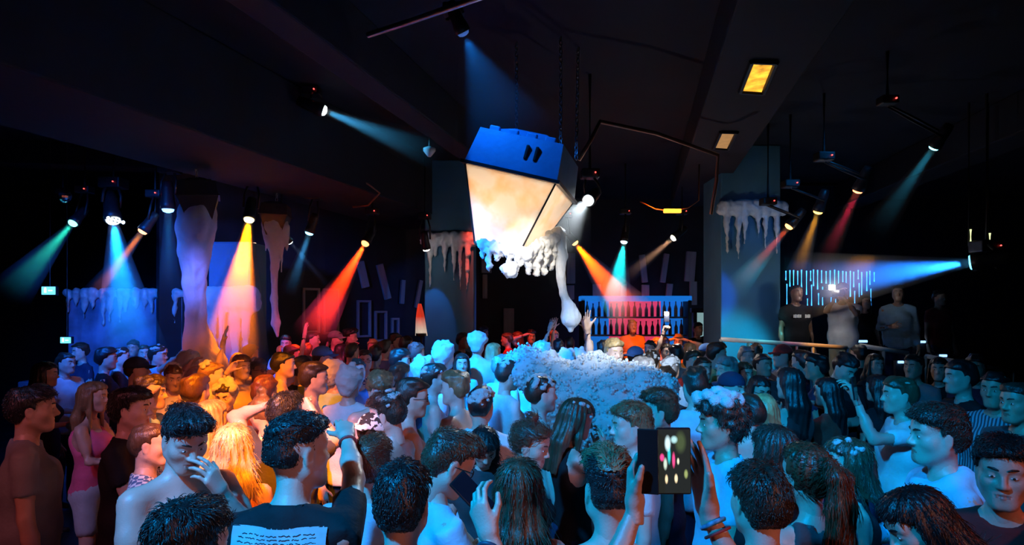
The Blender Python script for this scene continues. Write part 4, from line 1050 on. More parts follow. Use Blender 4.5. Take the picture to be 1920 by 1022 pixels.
# ---------------------------------------------------------------- spotlights and their beams
HAZE = {}
def haze_mat(dens, L, fade0):
    key = (round(dens, 2), round(L, 1), round(fade0, 2))
    if key in HAZE: return HAZE[key]
    m = bpy.data.materials.new('haze'); m.use_nodes = True; nt = m.node_tree; nt.nodes.clear()
    out = nt.nodes.new('ShaderNodeOutputMaterial'); v = nt.nodes.new('ShaderNodeVolumeScatter'); v.inputs['Color'].default_value = (1, 1, 1, 1); v.inputs['Anisotropy'].default_value = 0.
    tc = nt.nodes.new('ShaderNodeTexCoord'); sp = nt.nodes.new('ShaderNodeSeparateXYZ'); mr = nt.nodes.new('ShaderNodeMapRange')
    mr.interpolation_type = 'SMOOTHSTEP'
    mr.inputs['From Min'].default_value = fade0*L; mr.inputs['From Max'].default_value = L*.98; mr.inputs['To Min'].default_value = dens; mr.inputs['To Max'].default_value = 0
    nt.links.new(tc.outputs['Object'], sp.inputs[0]); nt.links.new(sp.outputs['Z'], mr.inputs['Value']); nt.links.new(mr.outputs[0], v.inputs['Density']); nt.links.new(v.outputs[0], out.inputs['Volume'])
    HAZE[key] = m; return m
def fixture(lens, target, col, power, wpx, lab, base=None, rl=.06, dens=.8, fade=.35, blend=.35, beam=True, lens_e=3.5, ring=False, hot=None):
    """moving-head spotlight: base and stem from the ceiling, yoke, head, lens; its lamp; and the haze hanging in its beam"""
    a = P(*lens); t = P(*target); ax = (t - a).normalized(); L = (t - a).length
    r1 = wpx/2 / F_PX * target[2]
    bpt = P(*base) if base else a - ax*.22 + Vector((0, .05, .28))
    e = link('spotlight', None, loc=(bpt.x, bpt.y, CEIL), label=lab, cat='spotlight')
    o = e.location; q = ax.to_track_quat('Z', 'Y').to_matrix().to_4x4()
    M = Matrix.Translation(a - o) @ q
    k = rl/.06
    MB().lathe([(.02*k, -.30*k), (.05*k, -.29*k), (.062*k, -.22*k), (.066*k, -.10*k), (.075*k, -.06*k), (.078*k, 0), (.062*k, .004*k), (.06*k, -.012*k)], 14, M).build('head', M_METAL, e, True)
    lm = mat('lens_%02d%02d%02d' % tuple(int(c*99) for c in col), tuple(.5*c for c in col), .2, emit=tuple(hot or (min(1, c*.85 + .12) for c in col)), estr=lens_e)
    if ring:
        MB().tube([M @ Vector((.05*k*math.cos(s), .05*k*math.sin(s), .006)) for s in np.linspace(0, 2*math.pi, 17)], .012*k, 6, False).build('lens_ring', lm, e, True)
        MB().lathe([(.022*k, -.01), (.022*k, .004)], 12, M).build('lens', lm, e)
    else:
        MB().lathe([(.058*k, -.011*k), (.059*k, .010*k), (.05*k, .028*k), (.02*k, .04*k)], 14, M).build('lens', lm, e, True)
    piv = a - o - ax*.16*k; side = ax.cross(bpt - a).normalized() if (ax.cross(bpt - a)).length > .01 else Vector((1, 0, 0))
    bl = bpt - o
    for s in (-1, 1): MB().tube([piv + side*s*.085*k, (piv*.4 + bl*.6) + side*s*.085*k, bl + side*s*.05*k], .014*k, 6).build('yoke_arm', M_METAL, e, True)
    MB().bbox(bl + Vector((0, 0, .05)), (.2*k, .16*k, .1*k), .015).build('base', M_METAL, e)
    MB().tube([bl + Vector((0, 0, .08)), (0, 0, 0)], .018, 8).build('stem', M_METAL, e)
    MB().lathe([(.008, 0), (.008, .012)], 8, Matrix.Translation(bl + Vector((.05*k, -.085*k, .05))) @ Matrix.Rotation(math.pi/2, 4, 'X')).build('indicator', mat('red_led', (.4, .02, .02), .4, emit=(1., .06, .05), estr=3.), e)
    if power:
        back = .03
        half = math.atan2(r1, L)
        lo = spot('spot_lamp', (0, 0, 0), (0, 0, -1), col, power, math.degrees(2*half), blend, rl*.5, e)
        lo.location = a - o + ax*.06*k; lo.rotation_euler = ax.to_track_quat('-Z', 'Y').to_euler()
        if beam:
            LL = L; n = 24
            prof = [(rl*.6, .012), (rl*.6 + (r1*1.12)*.3, LL*.3), (rl*.6 + r1*1.12, LL)]
            vb = MB().lathe(prof, n).build('haze', haze_mat(dens, LL, fade), None)
            vb.location = a; vb.rotation_euler = q.to_euler(); vb['kind'] = 'stuff'; vb['label'] = 'smoky haze lit by the ' + lab; vb['category'] = 'haze'; vb.display_type = 'WIRE'
    return e
FX = [
 # lens, target, colour, power, beam width at target, label, options
 ((137, 418, 8.5), (10, 560, 7.6), (.02, .70, .50), 170, 60, 'teal spotlight at the far left', {}),
 ((212, 412, 8.5), (250, 680, 7.9), (.006, .25, 1.), 1500, 100, 'blue-white multi-lens spotlight above the mural', dict(rl=.09, fade=.55, hot=(.7, .9, 1.))),
 ((268, 433, 8.2), (160, 575, 7.9), (1., .24, .005), 240, 34, 'amber spotlight beside the blue multi-lens one', dict(fade=.1)),
 ((315, 392, 8.2), (318, 560, 8.2), (.03, .36, 1.), 60, 26, 'blue spotlight pointing straight down left of the foam column', dict(rl=.075)),
 ((467, 411, 8.0), (426, 690, 7.2), (1., .17, .001), 3000, 128, 'strong orange spotlight over the left crowd', dict(dens=1.1, fade=.75, rl=.065, hot=(1., .75, .3))),
 ((543, 453, 8.8), (622, 545, 9.6), (.12, .35, 1.), 40, 10, 'narrow blue-white spotlight right of the small lantern', dict(rl=.045, hot=(.8, .9, 1.))),
 ((580, 436, 9.0), (540, 560, 9.0), (.05, .42, 1.), 90, 30, 'blue spotlight over the thin foam drip', dict(hot=(.2, .7, 1.))),
 ((685, 456, 9.2), (578, 640, 8.2), (1., .022, .002), 3000, 66, 'red spotlight above the wall frames', dict(dens=1.0, fade=.65, hot=(1., .30, .08))),
 ((799, 466, 10.0), (812, 560, 10.45), (.04, .36, 1.), 22, 60, 'white spotlight flaring beside the ice column', dict(beam=False, hot=(1., .97, .9), lens_e=14.)),
 ((606, 207, 7.0), (840, 300, 7.4), (.06, .50, 1.), 110, 70, 'pale cyan spotlight under the left bulkhead', dict(fade=.2, hot=(.85, 1., 1.), base=(585, 180, 7.05))),
 ((1103, 376, 6.6), (1000, 478, 5.45), (.8, .92, 1.), 170, 190, 'white spotlight shining back at the big lantern', dict(dens=.25, hot=(.9, 1., 1.), lens_e=12., base=(1106, 335, 6.7), fade=.2)),
 ((1078, 455, 10.6), (1200, 610, 10.4), (1., .085, .001), 1300, 84, 'orange-red spotlight left of the teal one over the back bar', dict(hot=(1., .5, .1), dens=1.0, fade=.5)),
 ((1170, 453, 10.8), (1148, 590, 10.6), (.005, .55, .62), 600, 66, 'teal spotlight over the back bar', dict(hot=(.5, 1., 1.), dens=1.0, fade=.5)),
 ((1263, 446, 10.6), (1160, 530, 10.4), (1., .50, .30), 110, 30, 'peach spotlight right of the teal one over the back bar', dict(hot=(1., .9, .7), fade=.2)),
 ((1480, 424, 8.6), (1362, 560, 8.8), (1., .10, .03), 110, 40, 'orange-red spotlight crossing the blue column', dict(base=(1440, 385, 8.5), fade=.1, hot=(1., .4, .1))),
 ((1534, 396, 8.2), (1485, 540, 8.6), (1., .38, .02), 110, 36, 'amber spotlight at upper right', dict(base=(1482, 352, 8.1), fade=.15, hot=(1., .55, .1))),
 ((1609, 356, 7.4), (1540, 500, 8.0), (.9, .02, .10), 90, 34, 'crimson spotlight at upper right', dict(base=(1545, 302, 7.3), fade=.1, hot=(1., .25, .1))),
 ((1752, 275, 6.2), (1630, 450, 7.0), (.03, .45, .75), 36, 50, 'cyan spotlight highest at the right', dict(base=(1664, 198, 6.1), fade=.1, hot=(.2, .8, .9), rl=.05)),
 ((1822, 492, 7.2), (1470, 540, 8.6), (.012, .20, 1.), 900, 115, 'blue ring-lens spotlight shining left across the stage', dict(ring=True, rl=.085, fade=.35, base=(1850, 470, 7.3), hot=(.1, .55, 1.))),
 ((868, 60, 5.0), (975, 300, 5.5), (.006, .22, 1.), 62, 250, 'blue spotlight at the ceiling aimed down on the lantern roof', dict(base=(850, 30, 5.0), dens=.07, fade=.5, rl=.05, lens_e=.2)),
]
for lens, target, col, pw, wpx, lab, kw in FX:
    fe = fixture(lens, target, col, pw, wpx, lab, **kw)
    if 'multi-lens spotlight above' in lab:
        for i in range(5):     # row of small extra lenses on a bracket
            p = P(203 + i*7, 409 + i*2, 8.40) - fe.location
            MB().lathe([(.024, 0), (.018, .012)], 10, Matrix.Translation(p) @ Matrix.Rotation(math.pi/2, 4, 'X')).build('led_lens', mat('led_white', (.6, .7, .8), .3, emit=(.7, .9, 1.), estr=8.), fe)
        MB().tube([P(200, 408, 8.43) - fe.location, P(234, 418, 8.43) - fe.location], .03, 8).build('bracket', M_METAL, fe)
# ---------------------------------------------------------------- the crowd
W_ = dict(sex='w', H=1.65)
# --- front rows, left to right
fig(62, 772, 'man in a dim grey t-shirt standing at the dark left edge', yaw=55, H=1.8, tc='grey', hair='short', hc='black', skin='tan', lc='black')
fig(86, 706, 'woman with black hair and black clothes behind the left-edge man', yaw=70, H=1.7, sex='w', hair='long', hc='black', tc='black', ra='front')
fig(124, 690, 'man in a white t-shirt lit from behind at far left', yaw=100, H=1.72, d=6.9, tc='white', hc='dark', la='low', ra='low')
fig(176, 750, 'woman with long fair hair in a pink tank top and pale shorts', yaw=82, sex='w', H=1.66, hair='long', hc='light', top='tank', tc='pink', legs='shorts', lc='palejean', ra='front', la='low')
fig(247, 772, 'black-haired man in a black t-shirt in profile beside the pink top', yaw=80, H=1.75, hair='messy', hc='black', tc='black', ra='low', la='hip')
fig(258, 697, 'man in a navy cap and blue t-shirt at left', yaw=60, tc='blue', hat=('cap', 'navy'), hc='dark')
fig(284, 742, 'dark-haired man shading his face with his hand', yaw=80, hair='messy', hc='dark', tc='sky', ra='head', la='down', d=4.5, H=1.72)
fig(226, 673, 'man in a dark shirt with foam on his hair by the mural', yaw=60, tc='dkgrey', foam='light', skin='pale', H=1.74)
fig(271, 668, 'pale-faced man peering over the blue-capped one', yaw=150, H=1.72, tc='grey', hc='dark', d=8.3)
fig(297, 661, 'blue-lit man reaching into the foam column', yaw=85, H=1.76, d=7.5, tc='sky', foam='patch', ra=dict(p='reach', W=(358, 648, 7.2)), la='front')
fig(324, 709, 'man in a pink and blue lit shirt below the reaching man', yaw=140, H=1.7, tc='white', hc='brown', foam='patch', hp=15)
fig(368, 739, 'man with a round short crop standing before the foam column', yaw=10, H=1.74, hair='crop', hc='brown', tc='cream')
fig(424, 746, 'foam-hooded dancer in the orange light, face to camera', yaw=175, H=1.62, foam='hood', skin='pale', top='bare', hp=12, ra='upbent')
fig(283, 838, 'boy in a blue checked shirt beside the quiffed man', yaw=70, H=1.63, d=3.2, hair='buzz', hc='brown', top='tee', tc='check', ra='front')
fig(343, 820, 'shirtless man with a tall dark quiff touching his mouth', yaw=128, H=1.82, hair='quiff', hc='black', top='bare', ra='front', la=dict(p='mouth'), hp=22, hy=4)
fig(397, 792, 'fair-haired woman glowing orange beside the quiffed man', yaw=35, hair='long', hc='blond', top='tank', tc='cream', **W_)
fig(437, 848, 'long-haired blonde in orange light seen from behind', yaw=-15, hair='longback', hc='blond', top='tank', tc='orange', la=dict(p='upbent', w=(.24, .12, 1.42), pole=(1, -.3, -.4)), **W_)
fig(358, 1045, 'black mop of hair at the bottom left edge', yaw=20, H=1.72, hair='messy', hc='black', tc='black', skin='tan')
PR = fig(552, 856, 'man with an undercut in a black t-shirt printed on the back', yaw=3, H=1.86, hair='fade', hc='black', tc='black', ra=dict(p='up', W=(652, 778, 2.72), pole=(.8, .5, -.1), hand='relax', palm=(-.4, .9, 0)), la='down', hy=34, ht=-4, lean=(0, .13))
fig(536, 779, 'black-haired man with both hands raised behind the undercut man', yaw=15, H=1.76, hair='short', hc='black', tc='dkgrey', ra=dict(p='head', W=(585, 772, 3.75), pole=(1, 0, -.8), hand='fist', palm=(0, 1, 0)), la='head')
fig(698, 880, 'man with thick auburn hair in a pale blue t-shirt', yaw=8, H=1.67, hair='crop', hc='auburn', tc='sky')
fig(755, 951, 'black-haired man seen from behind at front centre left', yaw=3, H=1.76, hair='short', hc='black', tc='grey')
P23 = fig(826, 870, 'man with a brown quiff and glasses looking down at a phone', yaw=62, H=1.75, hair='quiff', hc='brown', tc='sky', glasses=True, hp=28, ra='low', la='low')
fig(772, 750, 'smiling shirtless man in black glasses', yaw=72, H=1.76, hair='crop', hc='dark', top='bare', glasses=True, smile=True, hp=5, ra='front')
fig(709, 729, 'man with frothy hair looking down behind the glasses man', yaw=150, H=1.75, hair='curly', hc='light', top='bare', foam='patch', hp=26, skin='pale')
fig(730, 781, 'dark-haired boy turning left with foam on his neck', yaw=-75, H=1.74, hair='crop', hc='dark', top='bare', hp=12, foam='light')
fig(699, 818, 'reveller in a black and white patterned bandana', yaw=60, H=1.63, hair='short', hc='dark', tc='maroon', hat=('capback', 'camo'), hp=12)
fig(656, 722, 'foam-hooded dancer left of the frothy-haired man', yaw=10, H=1.74, foam='hood', tc='foamy', hc='frosty')
fig(630, 706, 'foam-capped dancer behind the raised hand', yaw=30, H=1.74, foam='hood', tc='sky', hc='frosty')
fig(532, 688, 'broad bare-shouldered man lit deep blue', yaw=70, H=1.8, hair='short', hc='black', top='bare', d=5.9)
fig(484, 697, 'man with sunglasses and foam on his hair near the orange beam', yaw=110, H=1.68, hair='short', hc='grey', foam='patch', glasses=True, tc='blue')
fig(497, 742, 'reddish-haired head turned away by the orange beam', yaw=10, H=1.72, hair='crop', hc='auburn', tc='maroon')
fig(493, 778, 'woman with tied-up hair clapping in the orange light', yaw=-50, hair='bun', hc='light', top='tank', tc='cream', ra='clap', la='clap', hp=15, **W_)
fig(895, 641, 'tall man drenched blue seen from behind', yaw=5, H=1.92, d=7.4, top='bare', skin='wet', foam='hood', hc='frosty')
fig(834, 668, 'dancer with a big blue mushroom of foam hair', yaw=30, H=1.86, d=6.2, foam='hood', hc='frosty', tc='sky', top='tee')
fig(951, 707, 'man with foam-streaked hair in a pale t-shirt looking right', yaw=65, H=1.76, hair='messy', hc='dark', foam='patch', tc='foamy', hp=8)
fig(852, 733, 'foam-splashed man facing left near the centre', yaw=-70, H=1.74, hair='messy', hc='light', foam='patch', top='bare', skin='wet')
fig(902, 764, 'dark head with foam patches seen from behind', yaw=10, H=1.74, hair='short', hc='black', foam='patch', tc='foamy')
fig(1016, 743, 'wet-haired man in profile left of the foam heap', yaw=72, H=1.76, hair='short', hc='dark', foam='patch', top='bare', skin='wet')
fig(1077, 789, 'woman with long wet hair and foam on top, hands at her face', yaw=78, sex='w', H=1.68, hair='long', hc='brown', top='tank', tc='black', foam='light', ra='face', la='mouth', hp=14)
fig(990, 839, 'laughing red-haired woman with a top bun', yaw=112, hair='bun', hc='auburn', top='tank', tc='black', smile=True, hp=14, **W_)
fig(905, 838, 'woman with a thick black bob looking down', d=3.55, yaw=165, hair='bob', hc='black', tc='dkgrey', hp=38, sex='w', H=1.57)
fig(973, 928, 'woman with long straight brown hair seen from behind', yaw=5, hair='longback', hc='brown', top='tank', tc='black', **W_)
fig(1141, 930, 'bare-shouldered man with a dark fade and fair top hair', yaw=0, H=1.75, hair='fade', hc='black', tophc='light', top='bare')
fig(1182, 806, 'man in left profile half hidden by the phone', yaw=-92, H=1.72, hair='crop', hc='light', tc='white', skin='pale')
fig(1233, 787, 'brown-haired man leaning left behind the raised phone', yaw=-85, H=1.74, hair='crop', hc='brown', tc='navy', d=3.6, ra='front')
fig(1248, 719, 'man with a dark buzz cut right of the foam heap', yaw=35, H=1.76, hair='short', hc='dark', tc='grey')
fig(1257, 697, 'foamy figure in a pale blue hoodie behind the buzz cut', yaw=20, H=1.78, top='hoodie', tc='sky', foam='patch', hc='grey', d=5.7)
PH = fig(1262, 1190, 'person below the frame holding a phone up with both hands', yaw=2, d=1.15, sex='w', H=1.74, hair='short', hc='brown', top='tank', tc='navy',
         la=dict(W=(1190, 958, 1.40), pole=(.6, -.4, -1), fW=(.06, .22, 1), pW=(1, -.55, 0), hand='hold'), ra=dict(W=(1330, 968, 1.40), pole=(.6, -.4, -1), fW=(-.16, .22, 1), pW=(-1, -.55, 0), hand='clap'))
PB = fig(960, 1200, 'person below the frame reaching out with a braceleted wrist', yaw=-8, d=1.2, sex='w', H=1.72, hair='short', hc='dark', top='tank', tc='black',
         la=dict(W=(926, 994, 1.58), pole=(.5, -.3, -1), fW=(-.35, .25, .8), pW=(.5, .8, 0), hand='hold'), ra='down')
fig(1352, 800, 'man in a pale t-shirt with a mop of white foam on his head', yaw=-82, H=1.79, hair='curly', hc='dark', tc='sky', foam='mop', skin='tan')
fig(1423, 948, 'short dark-haired man from behind right of the phone', yaw=-4, H=1.75, hair='short', hc='dark', tc='maroon')
fig(1450, 856, 'dark brown head behind the short-haired man at right', yaw=-20, hair='bob', hc='dark', tc='black', sex='w', H=1.70)
fig(1513, 900, 'woman with an auburn ponytail seen from behind', yaw=-12, sex='w', H=1.71, hair='ponytail', hc='auburn', top='tank', tc='dkgrey')
fig(1588, 877, 'woman in left profile with foam on her wavy hair', yaw=-72, sex='w', H=1.61, hair='bob', hc='brown', top='tank', tc='black', foam='light')
fig(1422, 734, 'woman in glasses sipping a drink', yaw=172, hair='bob', hc='black', tc='maroon', glasses=True, ra='mouth', hp=14, sex='w', H=1.66)
fig(1432, 778, 'blonde seen from behind in a striped top', yaw=10, hair='longback', hc='blond', top='tank', tc='stripe', **W_)
fig(1480, 725, 'woman with very long straight dark hair and bare shoulders', yaw=-25, sex='w', H=1.76, d=4.75, hair='longback', hc='black', top='tank', tc='maroon', ra='phone')
fig(1466, 669, 'man in a red cap below the stage rail', yaw=-100, H=1.8, d=7.0, hat=('cap', 'red'), tc='grey')
fig(1431, 687, 'dark-haired man below the teal rail', yaw=160, H=1.74, tc='dkgrey', hc='black', skin='tan')
fig(1502, 677, 'man holding up a phone right of the red cap', yaw=-30, H=1.76, tc='stripe', hc='dark', ra='phone', d=6.6)
fig(1362, 698, 'foam-haired man with a hand raised beside his face', yaw=-110, H=1.75, hair='messy', hc='grey', foam='patch', tc='grey', ra=dict(p='face', w=(.2, .2, 1.5)), la='down')
fig(1318, 699, 'pale laughing man left of the raised hand', yaw=160, H=1.72, hc='dark', tc='maroon', smile=True, d=6.3)
fig(1374, 733, 'man with a blue cap worn backwards behind the foam mop', yaw=150, H=1.74, hat=('capback', 'navy'), tc='blue')
fig(1404, 778, 'bare-backed man behind the foam mop', yaw=-20, H=1.70, hair='short', hc='dark', top='bare', d=3.75)
fig(1327, 668, 'man in a dark blue cap under the door light', yaw=100, H=1.74, hat=('cap', 'blue'), tc='maroon', d=8.2)
fig(1578, 688, 'broad man in a black t-shirt with folded arms', yaw=165, H=1.84, d=5.5, hair='short', hc='black', tc='black', ra='cross', la='cross', hp=30)
fig(1641, 685, 'long-haired woman facing the camera below the stage', yaw=178, sex='w', H=1.7, hair='long', hc='dark', tc='black', d=6.9)
fig(1713, 690, 'man in a grey top under the rail corner', yaw=-120, H=1.76, hc='black', tc='grey', skin='tan')
fig(1645, 733, 'black-haired woman from behind left of the white t-shirt', yaw=-20, hair='longback', hc='black', tc='black', **W_)
fig(1686, 745, 'man in a white t-shirt raising a phone in his left hand', yaw=-76, H=1.76, hair='short', hc='brown', tc='white', la=dict(p='up', W=(1606, 752, 4.0), pole=(.3, -.2, -1), hand='hold'), ra='front')
fig(1756, 822, 'young man in a pale hoodie in left profile at right', yaw=-80, H=1.8, hair='crop', hc='dark', top='hoodie', tc='sky', skin='fair', ra='front')
fig(1800, 725, 'man in a black t-shirt behind the hoodie', yaw=-82, H=1.82, hair='short', hc='black', tc='black', d=4.7)
fig(1866, 734, 'man in a striped shirt near the right edge', yaw=-120, H=1.78, hair='short', hc='black', tc='stripe', top='shirt', skin='tan')
fig(1910, 738, 'man at the right edge in a plain dark shirt', yaw=-100, H=1.78, hc='dark', tc='dkgrey', skin='tan', d=3.7)
PS = fig(1880, 893, 'man with a bag strap across a dark red t-shirt', yaw=-142, H=1.76, hair='crop', hc='black', tc='maroon')
fig(1742, 986, 'dark-haired woman at the bottom right looking left', yaw=-82, hair='bob', hc='black', tc='black', hp=28, **W_)
fig(1551, 752, 'woman in a bright red top with raised hands', yaw=-40, sex='w', H=1.66, hair='longback', hc='black', top='tee', tc='red', ra=dict(p='up', w=(.2, .3, 1.55)), la='phone', d=4.95)
